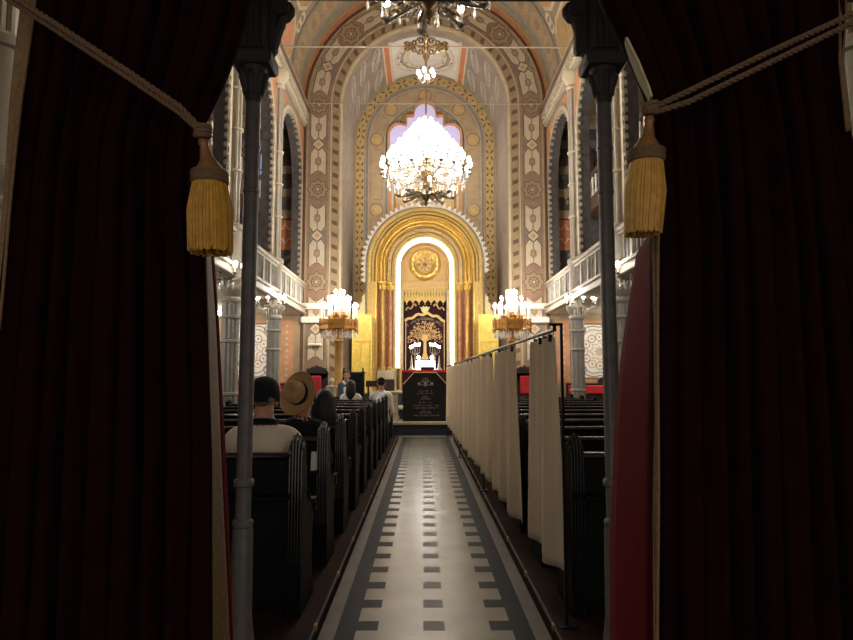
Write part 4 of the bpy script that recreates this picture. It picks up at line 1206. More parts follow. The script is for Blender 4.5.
# chairs, desks and stone posts on the chancel step
def throne(x, y, z, label, rz=0):
    r = thing('throne_chair', (x, y, z), label, 'chair', 'red padded chairs by the altar')
    mb = MB(); mb.box(x-.32, x+.32, y-.28, y+.28, z+.36, z+.46, 0, .02); mb.build('seat', 'red_pad', r)
    mb = MB(); mb.box(x-.32, x+.32, y+.24, y+.31, z+.46, z+1.25, 0, .02); mb.lathe([(.33, -.035), (.33, .035)], (0, 0, 0), 24)
    k = len(mb.v)-48; mb.v[k:] = [(x+a, y+.275+c, z+1.22+b*.6) for a, b, c in mb.v[k:]]
    for i in range(5): mb.ball((x-.22+.11*i, y+.275, z+1.42-.04*abs(i-2)), .05, 8)
    mb.build('back', 'dark_wood', r)
    mb = MB(); mb.box(x-.14, x+.14, y+.2, y+.245, z+.66, z+1.16, 0, .02); mb.build('back_pad', 'red_pad', r)
    for s in (-1, 1):
        mb = MB(); mb.tube([(x+s*.33, y+.26, z+.72), (x+s*.34, y, z+.74), (x+s*.34, y-.24, z+.70), (x+s*.34, y-.26, z+.64)], .03, 8); mb.tube([(x+s*.33, y-.2, z+.46), (x+s*.33, y-.2, z+.72)], .025, 8); mb.build('armrest', 'dark_wood', r)
        for q in (-.22, .25):
            mb = MB(); mb.tube([(x+s*.28, y+q, z), (x+s*.28, y+q, z+.36)], [.025, .035], 8); mb.build('leg', 'dark_wood', r)
throne(-2.98, 17.75, .63 if False else .33, 'red padded carved dark chair by the left candelabrum')
throne(2.86, 17.75, .33, 'red padded carved dark chair behind the cloths on the right')
def high_desk(x, y, z, w_, h_, label):
    r = thing('prayer_stand', (x, y, z), label, 'prayer stand')
    mb = MB(); mb.box(x-w_/2, x+w_/2, y-.02, y+.25, z, z+h_-.1, 0, .01); mb.build('body', 'black_metal', r)
    mb = MB(); mb.box(x-w_/2-.03, x+w_/2+.03, y-.06, y+.28, z+h_-.1, z+h_-.06, 0, .01); mb.build('top', 'dark_wood', r)
    for s in (-1, 1):
        mb = MB(); mb.lathe([(.03, 0), (.035, .03), (.015, .05), (.03, .08), (.01, .11)], (x+s*(w_/2-.03), y, z+h_-.06), 8); mb.build('finial', 'dark_wood', r)
high_desk(-1.84, 17.0, .33, .56, 1.32, 'tall black prayer stand behind the person in the denim jacket')
r = thing('reading_desk', (-1.26, 17.0, .33), 'low dark reading desk beside the black lectern', 'desk')
mb = MB(); mb.box(-1.50, -1.02, 16.85, 17.2, 1.20, 1.36, 0, .01); mb.build('top', 'dark_wood', r)
for x in (-1.47, -1.10):
    mb = MB(); mb.box(x, x+.05, 16.98, 17.05, .33, 1.2); mb.build('leg', 'dark_wood', r)
for s, x, lb in ((-1, -2.32, 'pale stone post with a ball finial left of the person in denim'), (-1, -.74, 'pale stone post just left of the black lectern')):
    y = 16.34 if x < -2 else 16.75
    h_ = 1.1 if x < -2 else .95
    r = thing('stone_post', (x, y, .33), lb, 'post')
    mb = MB(); mb.box(x-.10, x+.10, y-.10, y+.10, .33, .33+h_-.25, 0, .015); mb.box(x-.13, x+.13, y-.13, y+.13, .33, .45, 0, .01); mb.build('shaft', 'step_light', r)
    mb = MB(); mb.box(x-.13, x+.13, y-.13, y+.13, .33+h_-.25, .33+h_-.2, 0, .01)
    if x < -2: mb.lathe([(.06, 0), (.03, .03), (.05, .06), (.075, .12), (.05, .18), (.01, .2)], (x, y, .33+h_-.2), 12)
    mb.build('cap', 'step_light', r)
# red-topped benches against the aisle end walls
for s, sn in ((-1, 'left'), (1, 'right')):
    r = thing('warden_bench', (XC+s*5.0, 18.1, 0), 'dark carved bench with red upholstery against the %s end wall' % sn, 'bench', 'red benches under the galleries')
    a, b = sorted((XC+s*4.0, XC+s*6.2))
    mb = MB(); mb.box(a, b, 18.2, 18.3, 0, 1.28, 0, .01); mb.build('back', 'dark_wood', r)
    mb = MB(); mb.box(a+.05, b-.05, 18.14, 18.2, .98, 1.22, 0, .02); mb.build('back_pad', 'red_pad', r)
    mb = MB(); mb.box(a, b, 17.7, 18.2, .38, .48, 0, .02); mb.build('seat', 'red_pad', r)
    mb = MB(); 
    for i in range(4): mb.box(a+.02+i*(b-a-.1)/3, a+.08+i*(b-a-.1)/3, 17.72, 18.2, 0, .38)
    mb.build('frame', 'dark_wood', r, smooth=False)
    for i in range(3):
        mb = MB(); x = a+.35+i*(b-a-.7)/2; mb.lathe([(.2, -.04), (.2, .04)], (0, 0, 0), 16); mb.v = [(x+p, 18.25+c, 1.3+q*.8) for p, q, c in mb.v]; mb.build('crest', 'dark_wood', r)

# ================================================================ LIGHT FITTINGS
def candle_arm(parent, c, ang, R, z0, z1, lit='bulb', cup=.03, ch=.16, scroll=True):
    """one chandelier arm from the hub at (c, z0) out to radius R, cup at z1, with its candle and bulb"""
    ca, sa = cos(ang), sin(ang)
    Q = lambda rr, z: (c[0]+rr*ca, c[1]+rr*sa, c[2]+z)
    mb = MB()
    mb.tube([Q(.04, z0), Q(R*.35, z0-.07), Q(R*.7, z0-.05), Q(R*.92, z1-.09), Q(R, z1-.04), Q(R, z1)], .013, 6)
    if scroll: mb.tube([Q(R*.55+.07*(1-t)*cos(1+6*t), z0+.03+.07*(1-t)*sin(1+6*t)) for t in [k/9 for k in range(10)]], .009, 5)
    mb.lathe([(.012, -.03), (cup*1.5, .0), (cup*1.6, .012), (cup*.6, .012)], Q(R, z1), 8)
    a = mb.build('arm', 'pewter', parent)
    x, y, z = Q(R, z1)
    mb = MB(); mb.tube([(x, y, z+.01), (x, y, z+ch)], .016, 8); mb.build('candle', 'sleeve', a)
    mb = MB(); mb.ball((x, y, z+ch+.05), (.044, .044, .078), 10, 0, 6); mb.build('bulb', lit, a)
def crystals(parent, c, R, z, n, ln=.2, nm='crystal_drop'):
    first = None
    for i in range(n):
        a = 2*pi*i/n; x, y = R*cos(a), R*sin(a)
        if first is None:
            mb = MB(); q = (c[0]+x, c[1]+y, c[2]+z)
            mb.lathe([(.002, -ln), (.02, -ln*.75), (.013, -.11), (.006, -.095), (.014, -.085), (.005, -.068), (.014, -.05), (.005, -.033), (.014, -.016), (.003, 0)], q, 6)
            first = mb.build(nm, 'crystal', parent, smooth=False); x0, y0 = x, y
        else:
            o = first.copy(); COL.objects.link(o); o.parent = parent; o.location = (x-x0, y-y0, 0)

c = (XC-.005, 13.0, 4.98)
r = thing('chandelier', c, 'blazing crystal chandelier with many lit candle bulbs in front of the apse', 'chandelier', 'great chandeliers over the aisle')
G = lambda rr, a, z: (c[0]+rr*cos(a), c[1]+rr*sin(a), c[2]+z)
mb = MB(); mb.tube([G(0, 0, .2), G(0, 0, 8.4)], .022, 8); mb.build('stem', 'pewter', r)
mb = MB(); mb.lathe([(.004, -.02), (.03, .02), (.05, .06), (.03, .10), (.10, .16), (.13, .22), (.08, .28), (.05, .36), (.09, .42), (.05, .5)], c, 16); mb.build('finial', 'bronze', r)
mb = MB(); mb.lathe([(.04, .5), (.14, .62), (.17, .72), (.08, .8), (.05, .9), (.12, 1.0), (.06, 1.1), (.05, 1.3), (.1, 1.36), (.05, 1.45), (.04, 1.6), (.09, 1.66), (.04, 1.75)], c, 16); mb.build('hub', 'bronze', r)
for i in range(8):                                  # straight lower bars with candle cups
    a = 2*pi*i/8+.12; mb = MB()
    mb.tube([G(.08, a, .24), G(.3, a, .22), G(.58, a, .18)], [.03, .026, .022], 8)
    for q in (.16, .28):
        mb.tube([G(q+.05*(1-t)*cos(7*t), a+.12, .30+.06*(1-t)*sin(7*t)) for t in [k/8 for k in range(9)]], .013, 5)
        mb.tube([G(q+.04*(1-t)*cos(7*t), a-.12, .15+.05*(1-t)*sin(7*t)) for t in [k/8 for k in range(9)]], .013, 5)
    mb.lathe([(.02, 0), (.06, .03), (.065, .05), (.03, .05)], G(.58, a, .16), 10)
    b = mb.build('lower_bar', 'pewter', r)
    mb = MB(); p = G(.58, a, .21); mb.tube([p, (p[0], p[1], p[2]+.14)], .018, 8); mb.build('candle', 'sleeve', b)
    mb = MB(); mb.ball((p[0], p[1], p[2]+.19), (.036, .036, .06), 10, 0, 6); mb.build('bulb', 'bulb', b)
    mb = MB()
    for q in (.18, .24, .30, .36, .42):
        for t in (-.09, .09): mb.tube([G(q-.02, a, .22), G(q+.02, a+t, .26), G(q+.05, a+t*1.7, .22)], [.022, .026, .008], 6)
    mb.build('leaf_ornament', 'bronze', b)
TIERS = [(20, .92, .60, .68, .0), (18, .74, .74, .90, .1), (18, .58, .92, 1.08, .05), (14, .43, 1.08, 1.26, .2), (10, .28, 1.28, 1.44, 0), (6, .14, 1.45, 1.58, .3)]
for n, R, z0, z1, ph in TIERS:
    for i in range(n): candle_arm(r, c, 2*pi*i/n+ph, R, z0, z1, scroll=R > .5)
for R, z, n in ((.80, .56, 22), (.62, .70, 18), (.46, .36, 18), (.3, .95, 10), (.70, .86, 18), (.52, 1.0, 14)): crystals(r, c, R, z, n)
for R, z in ((.80, .58), (.46, .38), (.62, .72)):
    mb = MB(); mb.tube([G(R, 2*pi*i/32, z) for i in range(32)], .012, 6, closed=True); mb.build('ring', 'pewter', r)
for i in range(6):                                  # small lamps high on the stem
    a = 2*pi*i/6+.3; mb = MB(); mb.tube([G(.02, a, 2.72), G(.1, a, 2.68), G(.17, a, 2.74), G(.17, a, 2.80)], .010, 6); b = mb.build('stem_arm', 'pewter', r)
    mb = MB(); mb.ball(G(.17, a, 2.86), (.04, .04, .06), 10, 0, 6); mb.build('bulb', 'bulb', b)
for k in range(4):                                  # scrolled crown on the stem
    a = pi/2*k; mb = MB()
    mb.tube([G(.02, a, 3.42), G(.2, a, 3.47), G(.4, a, 3.45), G(.58, a, 3.46)], [.03, .026, .022, .006], 6)
    for q, zz, sg in ((.12, 3.58, 1), (.26, 3.54, -1), (.40, 3.50, 1), (.12, 3.34, -1), (.26, 3.37, 1), (.40, 3.41, -1)):
        L_ = .085-.05*q
        mb.tube([G(q+L_*(1-t*.8)*cos(sg*8*t), a, zz+L_*(1-t*.8)*sin(sg*8*t)) for t in [j/10 for j in range(11)]], .020, 5)
    mb.tube([G(.03, a, 3.72), G(.07, a, 3.66), G(.05, a, 3.58)], .012, 5); mb.tube([G(.03, a, 3.16), G(.07, a, 3.24), G(.05, a, 3.3)], .012, 5)
    mb.build('crown_scroll', 'bronze', r)
mb = MB(); mb.lathe([(.02, 3.1), (.05, 3.2), (.03, 3.3), (.06, 3.46), (.03, 3.6), (.05, 3.7), (.02, 3.8)], c, 12); mb.build('crown_boss', 'bronze', r)
mb = MB(); mb.lathe([(.02, 8.2), (.12, 8.36), (.22, 8.46)], c, 14); mb.build('ceiling_rose', 'bronze', r)
near = dup(r, (XC-.005, 6.3, 5.12), 'nearer chandelier cut off by the top of the photo, bronze bars and finial showing')
point('chandelier_light', (c[0], c[1], c[2]+1.15), 800, .45)

# sconces on the nave columns
def sconce(side, y, z, label, n=5, pw=3.5):
    x = XC+side*(HW-.02); dx = -side
    r = thing('wall_sconce', (x+dx*.19, y, z), label, 'sconce', 'candle sconces on the columns')
    mb = MB(); mb.lathe([(.195, -.28), (.20, -.24), (.20, -.2), (.195, -.16)], (x, y, z), 18)
    px_ = x
    mb.tube([(px_, y-.18, z-.22), (px_, y-.26, z-.27), (px_, y-.42, z-.20)], .016, 6)
    mb.tube([(px_, y-.20, z-.16), (px_-side*.05, y-.26, z+.04)]+[(px_-side*(-.02+.12*(1-.6*t)*cos(6*t)), y-.28, z+.16+.12*(1-.6*t)*sin(6*t)) for t in [k/12 for k in range(13)]], .010, 6)
    mb.lathe([(.01, -.34), (.04, -.28), (.03, -.22), (.05, -.18)], (px_, y-.42, z), 10)
    mb.build('bracket', 'pewter', r)
    cx_, cy_ = px_, y-.42
    for k in range(n):
        a = pi*k/(n-1)+pi if n > 3 else pi*k/(n-1)+pi
        R = .33
        ex, ey = cx_+R*cos(a), cy_+R*sin(a)*.7
        mb = MB(); mb.tube([(cx_, cy_, z-.2), (cx_+.6*(ex-cx_), cy_+.6*(ey-cy_), z-.24), (ex, ey, z-.17), (ex, ey, z-.1)], .010, 6)
        mb.lathe([(.01, -.03), (.04, 0), (.04, .01)], (ex, ey, z-.12), 8); b = mb.build('arm', 'pewter', r)
        mb = MB(); mb.tube([(ex, ey, z-.11), (ex, ey, z-.02)], .017, 8); mb.build('candle', 'sleeve', b)
        mb = MB(); mb.ball((ex, ey, z+.035), (.042, .042, .065), 10, 0, 6); mb.build('bulb', 'bulb', b)
    crystals(r, (cx_, cy_, z), .16, -.24, 8, .14)
    point('sconce_light', (cx_+dx*.2, cy_-.32, z+.12), pw, .12)
for side, sn in ((-1, 'left'), (1, 'right')):
    sconce(side, 15.2, 3.26, 'five-light candle sconce on the last %s column' % sn)
    sconce(side, 11.75, 3.40, 'candle sconce on the second-last %s column, lamps beside the curtain' % sn)
    sconce(side, 8.5, 3.5, 'unseen candle sconce added behind the %s red curtain for its light' % sn, pw=36)  # unseen extra sconce, kept strong to light the nearest bay

# great gilded candelabra on posts
def big_candelabrum(side, label):
    x = XC+side*2.27; y = 16.75; zf = .33
    r = thing('standing_candelabrum', (x, y, zf), label, 'candelabrum', 'gilded standing candelabra by the altar')
    mb = MB(); mb.box(x-.2, x+.2, y-.2, y+.2, zf, zf+.2, 0, .02); mb.lathe([(.17, .2), (.19, .26), (.13, .32), (.14, .4), (.115, .46), (.105, 1.4), (.10, 2.0), (.14, 2.06), (.11, 2.1), (.09, 2.2), (.16, 2.36)], (x, y, zf), 18); mb.build('post', 'col_gold', r)
    mb = MB()
    z0, z1 = 2.70, 2.94
    n = 8
    for i in range(n):
        a0 = 2*pi*i/n+pi/8; a1 = a0+2*pi/n
        p0 = Vector((x+.50*cos(a0), y+.50*sin(a0), 0)); p1 = Vector((x+.50*cos(a1), y+.50*sin(a1), 0))
        for za, zb, t in ((z0, z0+.05, .02), (z1-.05, z1, .024), (z0+.05, z1-.05, .006)):
            nn = (p1-p0).normalized(); o = Vector((nn.y, -nn.x, 0))*t
            V = [q+d*o+Vector((0, 0, z)) for q in (p0, p1) for d in (-1, 1) for z in (za, zb)]
            mb.add(V, [[0, 1, 3, 2], [4, 6, 7, 5], [0, 4, 5, 1], [2, 3, 7, 6], [0, 2, 6, 4], [1, 5, 7, 3]])
        for k in range(4):
            q = p0.lerp(p1, (k+.5)/4); mb.tube([(q.x, q.y, z0+.03), (q.x, q.y, z1-.03)], .016, 6); mb.ball((q.x, q.y, (z0+z1)/2), .03, 6, 0, 4)
        mb.tube([(p0.x, p0.y, z0-.05), (p0.x, p0.y, z1+.04)], .03, 8); mb.ball((p0.x, p0.y, z0-.07), .03, 8)
        mb.tube([(x, y, 2.62), (x+.25*cos(a0), y+.25*sin(a0), 2.68), (p0.x, p0.y, z0+.02)], .016, 6)
    mb.build('crown_ring', 'gilt', r)
    mb = MB(); mb.lathe([(.05, 2.6), (.16, 2.7), (.22, 2.8), (.2, 2.96), (.17, 3.0), (.2, 3.14), (.12, 3.16)], (x, y, 0), 14)
    for i in range(12): a = 2*pi*i/12; mb.ball((x+.2*cos(a), y+.2*sin(a), 3.05), (.03, .03, .06), 6)
    mb.build('core', 'gilt', r)
    for R, nn, zc_, hh in ((.46, 12, z1, .34), (.28, 8, 3.05, .42), (.12, 5, 3.14, .50)):
        for i in range(nn):
            a = 2*pi*i/nn+.2; ex, ey = x+R*cos(a), y+R*sin(a)
            mb = MB(); mb.lathe([(.03, -.03), (.045, 0), (.045, .015), (.02, .02)], (ex, ey, zc_), 8); mb.tube([(x+R*.6*cos(a), y+R*.6*sin(a), zc_-.12), (ex, ey, zc_-.02)], .014, 6); b = mb.build('candle_cup', 'gold', r)
            mb = MB(); mb.tube([(ex, ey, zc_), (ex, ey, zc_+hh)], .022, 8); mb.build('candle', 'sleeve', b)
            mb = MB(); mb.ball((ex, ey, zc_+hh+.05), (.036, .036, .06), 10, 0, 6); mb.build('bulb', 'bulb', b)
    crystals(r, (x, y, 0), .46, z0-.03, 20, .22); crystals(r, (x, y, 0), .3, z0-.06, 14, .2)
    point('candelabrum_light', (x, y-.25, 3.75), 60, .2)
    point('candelabrum_back_light', (x+side*.22, y+.42, 3.45), 36, .12)
big_candelabrum(-1, 'gilded octagonal candelabrum with lit candles, left of the altar')
big_candelabrum(1, 'gilded octagonal candelabrum with lit candles, right of the altar')

# globe lamps added under both gallery levels to brighten them
for side, sn in ((-1, 'left'), (1, 'right')):
    for y, z, lv, pw in ((17.3, 3.28, 'lower', 32), (13.4, 3.28, 'lower', 18), (10.0, 3.28, 'lower', 14), (17.0, 6.15, 'upper', 4), (13.4, 6.15, 'upper', 3)):
        x = XC+side*5.6
        wh = {17.3: 'near the end wall', 17.0: 'near the end wall', 13.4: 'beyond the middle', 10.0: 'nearest the entrance'}[y]
        r = thing('added_lamp', (x, y, z), 'opal lamp added under the %s %s gallery to brighten it, %s' % (lv, sn, wh), 'lamp', 'lamps added to brighten the galleries')
        mb = MB(); mb.lathe([(.09, -.001), (.09, -.03), (.05, -.05)], (x, y, z), 14); mb.build('base', 'brass', r)
        mb = MB(); mb.ball((x, y, z-.10), (.09, .09, .07), 12); mb.build('globe', 'bulb', r)
        point('gallery_fill', (x, y, z-.30), pw, .12)

# tie rods across the nave
for y, lb in ((15.2, 'thin iron tie rod crossing high in front of the big arch'), (18.5, 'thin iron tie rod across the springing of the painted arch')):
    r = thing('tie_rod', (XC, y, SPR), lb, 'tie rod', 'tie rods across the hall')
    mb = MB(); mb.tube([(XC-3.62, y, SPR), (XC+3.62, y, SPR)], .018 if y > 18 else .02, 8); mb.build('bar', 'p_stone', r)
    for s in (-1, 1):
        mb = MB(); mb.lathe([(.02, 0), (.06, .02), (.06, .05)], (0, 0, 0), 10); mb.v = [(XC+s*(3.60-q), y+p, SPR+o) for o, p, q in [(a, b, c_) for a, b, c_ in mb.v]]; mb.build('anchor', 'p_stone', r)
# ================================================================ PEOPLE
def limb(mb, pts, rad, m=0, n=12, caps=True):
    """tapered chain with rounded ends; rad entries are r or (rx, ry)"""
    pts = [Vector(p) for p in pts]
    P2, R2 = [], []
    f = lambda r, k: (r[0]*k, r[1]*k) if isinstance(r, tuple) else r*k
    big = lambda r: max(r) if isinstance(r, tuple) else r
    sm = lambda r: min(r) if isinstance(r, tuple) else r
    if caps:
        d = (pts[0]-pts[1]).normalized()
        for k, q in ((.35, .92), (.75, .65)): P2.append(pts[0]+d*sm(rad[0])*q); R2.append(f(rad[0], k))
    # smooth interpolation
    for i in range(len(pts)-1):
        for k in range(5):
            t = k/5; a, b = rad[i], rad[i+1]
            p0 = pts[max(i-1, 0)]; p1 = pts[i]; p2 = pts[i+1]; p3 = pts[min(i+2, len(pts)-1)]
            q = .5*((2*p1)+(p2-p0)*t+(2*p0-5*p1+4*p2-p3)*t*t+(3*p1-p0-3*p2+p3)*t**3)
            P2.append(q); R2.append(tuple(x+(y-x)*t for x, y in zip(a, b)) if isinstance(a, tuple) else a+(b-a)*t)
    P2.append(pts[-1]); R2.append(rad[-1])
    if caps:
        d = (pts[-1]-pts[-2]).normalized()
        for k, q in ((.75, .65), (.35, .92)): P2.append(pts[-1]+d*sm(rad[-1])*q); R2.append(f(rad[-1], k))
    mb.tube(P2, R2, n, m)

def hand(mb, wrist, d, side, up, m):
    """palm, four bent fingers and a thumb; d = pointing direction, up = back of the hand"""
    w_ = Vector(wrist); d = Vector(d).normalized(); up = Vector(up); up = (up-d*up.dot(d)).normalized(); l = d.cross(up)*side
    limb(mb, [w_, w_+d*.04, w_+d*.085], [.026, .034, .032], m, 10)
    for k, (o, ln) in enumerate(((-.033, .070), (-.011, .080), (.012, .075), (.034, .058))):
        b = w_+d*.085+l*o; limb(mb, [b, b+d*ln*.5+l*o*.1, b+d*ln*.85-up*ln*.25+l*o*.15, b+d*ln-up*ln*.5+l*o*.15], [.0095, .009, .0085, .0075], m, 8)
    b = w_+d*.03-l*.03; limb(mb, [b, b+d*.03-l*.02-up*.01, b+d*.058-l*.022-up*.025], [.013, .011, .009], m, 8)

def figure(name, loc, label, mats, seated=True, rz=0, lean=(0, 0), headturn=0, top='shirt', scale=1, hair=None, short=True, arms=None):
    """mats = [skin, top, trousers, shoe]; +y is forward; loc is the hip for a seated figure, the ground between the feet otherwise"""
    mb = MB(); S = 0; T = 1; L = 2; B = 3
    z0 = .10 if seated else .92*scale
    lx, ly = lean
    def sp(t, z): return Vector((lx*t, ly*t, z0+z))
    # trunk
    tr = [(0, -.06, (.165, .115)), (.05, .06, (.160, .115)), (.2, .18, (.148, .105)), (.45, .32, (.165, .112)), (.65, .42, (.172, .108)), (.8, .475, (.158, .088)), (.9, .515, (.09, .065))]
    limb(mb, [sp(t, z*scale) for t, z, _ in tr], [tuple(q*scale for q in rr) for _, _, rr in tr], T, 20)
    limb(mb, [sp(.88, .48*scale), sp(.95, .54*scale), sp(1, .60*scale)], [.070, .062, .060], S, 12)
    # head
    hc = sp(1, .668*scale)+Vector((0, .015, 0))
    Hm = Matrix.Rotation(headturn, 4, 'Z')
    hp = lambda x, y, z: hc+Hm @ Vector((x, y, z))
    def hb(c_, r_, n=14): 
        q = MB(); q.ball((0, 0, 0), r_, n, S); q.v = [tuple(hp(v[0]+c_[0], v[1]+c_[1], v[2]+c_[2])) for v in q.v]; mb.add(q.v, q.f, S)
    hb((0, -.005, .03), (.074, .093, .085), 20); hb((0, .022, -.035), (.056, .066, .075), 16); hb((0, .055, -.075), (.032, .03, .026))
    hb((0, .092, -.008), (.012, .014, .026), 10); hb((0, .100, -.024), (.016, .013, .011), 10)
    hb((0, .080, -.055), (.026, .012, .008), 10); hb((0, .080, -.065), (.022, .012, .008), 10); hb((0, .08, .028), (.05, .012, .008), 12)
    for s in (-1, 1): hb((s*.075, .0, -.01), (.012, .022, .034), 10); hb((s*.036, .068, -.02), (.022, .02, .02), 10)
    # shoulders and arms
    sh = .170*scale
    for s in (-1, 1):
        a = sp(.8, .455*scale)+Vector((s*(sh-.02), 0, 0))
        if arms and s in arms: el, wr, hd, up = [Vector(v) for v in arms[s]]; 
        elif seated: el = a+Vector((s*.06, .06, -.26)); wr = Vector((s*.10, .33, z0+.10)); hd = Vector((-s*.5, .9, -.1)); up = Vector((0, .1, 1))
        else: el = a+Vector((s*.05, -.02, -.27)); wr = a+Vector((s*.055, .06, -.52)); hd = Vector((0, .15, -1)); up = Vector((s, 0, 0))
        limb(mb, [a-Vector((s*.06, 0, -.01)), a+Vector((s*.015, 0, -.02)), a.lerp(el, .5), el], [.062, .064, .052, .045], T, 14)
        f = el.lerp(wr, .30)
        if short: limb(mb, [el, el.lerp(wr, .3), el.lerp(wr, .7), wr], [.041, .043, .034, .027], S, 12)
        else: limb(mb, [el, el.lerp(wr, .35), el.lerp(wr, .95)], [.046, .046, .034], T, 12); limb(mb, [el.lerp(wr, .85), wr], [.028, .026], S, 10)
        hand(mb, wr, hd, s, up, S)
    for s in (-1, 1):
        h = Vector((s*.095, 0, z0-.03))
        if seated: kn = Vector((s*.12, .43, z0+.0)); an = Vector((s*.125, .43, -.36)); 
        else: kn = Vector((s*.10, .01, .48*scale)); an = Vector((s*.10, -.02, .08))
        limb(mb, [h, h.lerp(kn, .5), kn], [.088, .078, .060], L, 14); limb(mb, [kn, kn.lerp(an, .35), an], [.060, .058, .040], L, 14)
        limb(mb, [an+Vector((0, -.03, -.035)), an+Vector((0, .06, -.045)), an+Vector((0, .15, -.05))], [.040, .040, .034], B, 12)
    me = bpy.data.meshes.new('tmp'); me.from_pydata([tuple(v) for v in mb.v], [], mb.f); me.update()
    o = bpy.data.objects.new('tmp', me); COL.objects.link(o)
    m = o.modifiers.new('r', 'REMESH'); m.mode = 'VOXEL'; m.voxel_size = .0078
    m = o.modifiers.new('s', 'SMOOTH'); m.iterations = 3; m.factor = .5
    dg = bpy.context.evaluated_depsgraph_get(); ev = o.evaluated_get(dg); nm = bpy.data.meshes.new_from_object(ev)
    kd = kdtree.KDTree(len(mb.f))
    for i, f in enumerate(mb.f):
        cc = sum((Vector(mb.v[k]) for k in f), Vector())/len(f); kd.insert(cc, i)
    kd.balance()
    bpy.data.objects.remove(o); bpy.data.meshes.remove(me)
    nm.materials.clear()
    for k in mats: nm.materials.append(M[k])
    for p in nm.polygons: p.material_index = mb.m[kd.find(p.center)[1]]; p.use_smooth = True
    r = thing('person', loc, label, 'person'); r.rotation_euler = (0, 0, rz)
    b = bpy.data.objects.new('body', nm); COL.objects.link(b); b.parent = r
    return r, hc, hp, sp
def child(mb, name, m, r, **k):
    o = mb.build(name, m, None, **k); o.parent = r; return o
def eyes(r, hp):
    mb = MB()
    for s in (-1, 1): mb.ball(tuple(hp(s*.031, .082, .008)), (.011, .008, .006), 8)
    child(mb, 'eyes', 'hair_dark', r)
    mb = MB(); 
    for s in (-1, 1): mb.tube([hp(s*.016, .091, .027), hp(s*.034, .088, .032), hp(s*.052, .078, .026)], .004, 6)
    child(mb, 'eyebrows', 'hair_dark', r)
    mb = MB(); mb.tube([hp(-.024, .084, -.058), hp(0, .094, -.060), hp(.024, .084, -.058)], [.003, .006, .003], 6); child(mb, 'mouth', 'lip', r)
def hairshell(r, hp, m, front=.25, back=-.06, grow=1.07, length=0, name='hair'):
    """hair as a shell over the skull, its rim lower at the back"""
    mb = MB(); n = 28; k = 10; V = []
    for j in range(k+1):
        for i in range(n):
            t = 2*pi*i/n; fy = sin(t)
            low = (-.02-.75*(-fy if fy < 0 else 0)+front*2.2*(fy if fy > 0 else 0))
            e = pi/2+(math.asin(max(-.95, min(.95, low)))-pi/2)*j/k
            V.append(hp(.074*grow*cos(e)*cos(t), -.008+.093*grow*cos(e)*sin(t), .03+.085*grow*sin(e)))
    F = [[j*n+i, (j+1)*n+i, (j+1)*n+(i+1) % n, j*n+(i+1) % n] for j in range(k) for i in range(n)]
    mb.add(V, F); o = child(mb, name, m, r, ang=80); solid(o, .012); return o
SEAT = .1+.44
# man in the cap, first pew
r, hc, hp, sp = figure('person', (-.975, 3.96, SEAT-.02), 'seated person seen from behind, black cap and beige shirt with black collar', ['skin', 'tee_beige', 'trousers', 'shoe'], scale=1.04, headturn=.08)
hairshell(r, hp, 'hair_grey', .3, grow=1.03)
mb = MB(); n = 32; V = []; k = 9                       # cap: dome, band, peak, strap over an open arch at the back
for j in range(k+1):
    for i in range(n):
        t = 2*pi*i/n; e = pi/2*(1-j/k); q = 1.0 if j < k else 1.0
        z = .035+.105*sin(e)**.95
        V.append((.092*cos(e)**.9*cos(t), -.006+.110*cos(e)**.9*sin(t), z))
for j, zz, gr in ((0, .012, 1.0), (1, -.012, .985)):
    for i in range(n):
        t = 2*pi*i/n; V.append((.092*gr*cos(t), -.006+.110*gr*sin(t), zz))
F = [[j*n+i, (j+1)*n+i, (j+1)*n+(i+1) % n, j*n+(i+1) % n] for j in range(k+2) for i in range(n)]
F = [f for f in F]
V = [tuple(hp(*v)) for v in V]; mb.add(V, F)
cap = child(mb, 'cap', 'cloth_black', r, ang=60); solid(cap, .004)
mb = MB(); mb.add([tuple(hp(.085*cos(t)*q, .09*q*0+.06+.15*sin(t)*q*.75+0*t, -.005-.012*abs(cos(t)))) for q in (.62, 1) for t in [pi*i/12 for i in range(13)]], [[i, i+1, 14+i, 13+i] for i in range(12)])
solid(child(mb, 'cap_peak', 'cloth_black', cap), .005)
mb = MB(); mb.tube([hp(.082*cos(t), -.004+.103*sin(t), -.006) for t in [radians(245+5*i) for i in range(12)]], [(.010, .004)]*12, 6); child(mb, 'cap_strap', 'cloth_black', cap)
mb = MB(); q = MB(); q.ball((0, 0, 0), (.026, .010, .015), 14); mb.add([tuple(hp(v[0]+.050, v[1]-.098, v[2]-.002)) for v in q.v], q.f); child(mb, 'cap_opening', 'hair_grey', cap)
mb = MB(); c0 = sp(.9, .515*1.04)
mb.tube([(c0.x+.072*cos(t), c0.y+.062*sin(t)+.003, c0.z+.028-.012*sin(t)) for t in [2*pi*i/24 for i in range(24)]], [(.020, .009)]*24, 8, closed=True)
mb.tube([(c0.x+.082*cos(t), c0.y+.070*sin(t)+.003, c0.z+.008-.012*sin(t)) for t in [2*pi*i/24 for i in range(24)]], .012, 8, closed=True)
child(mb, 'collar', 'cloth_black', r)
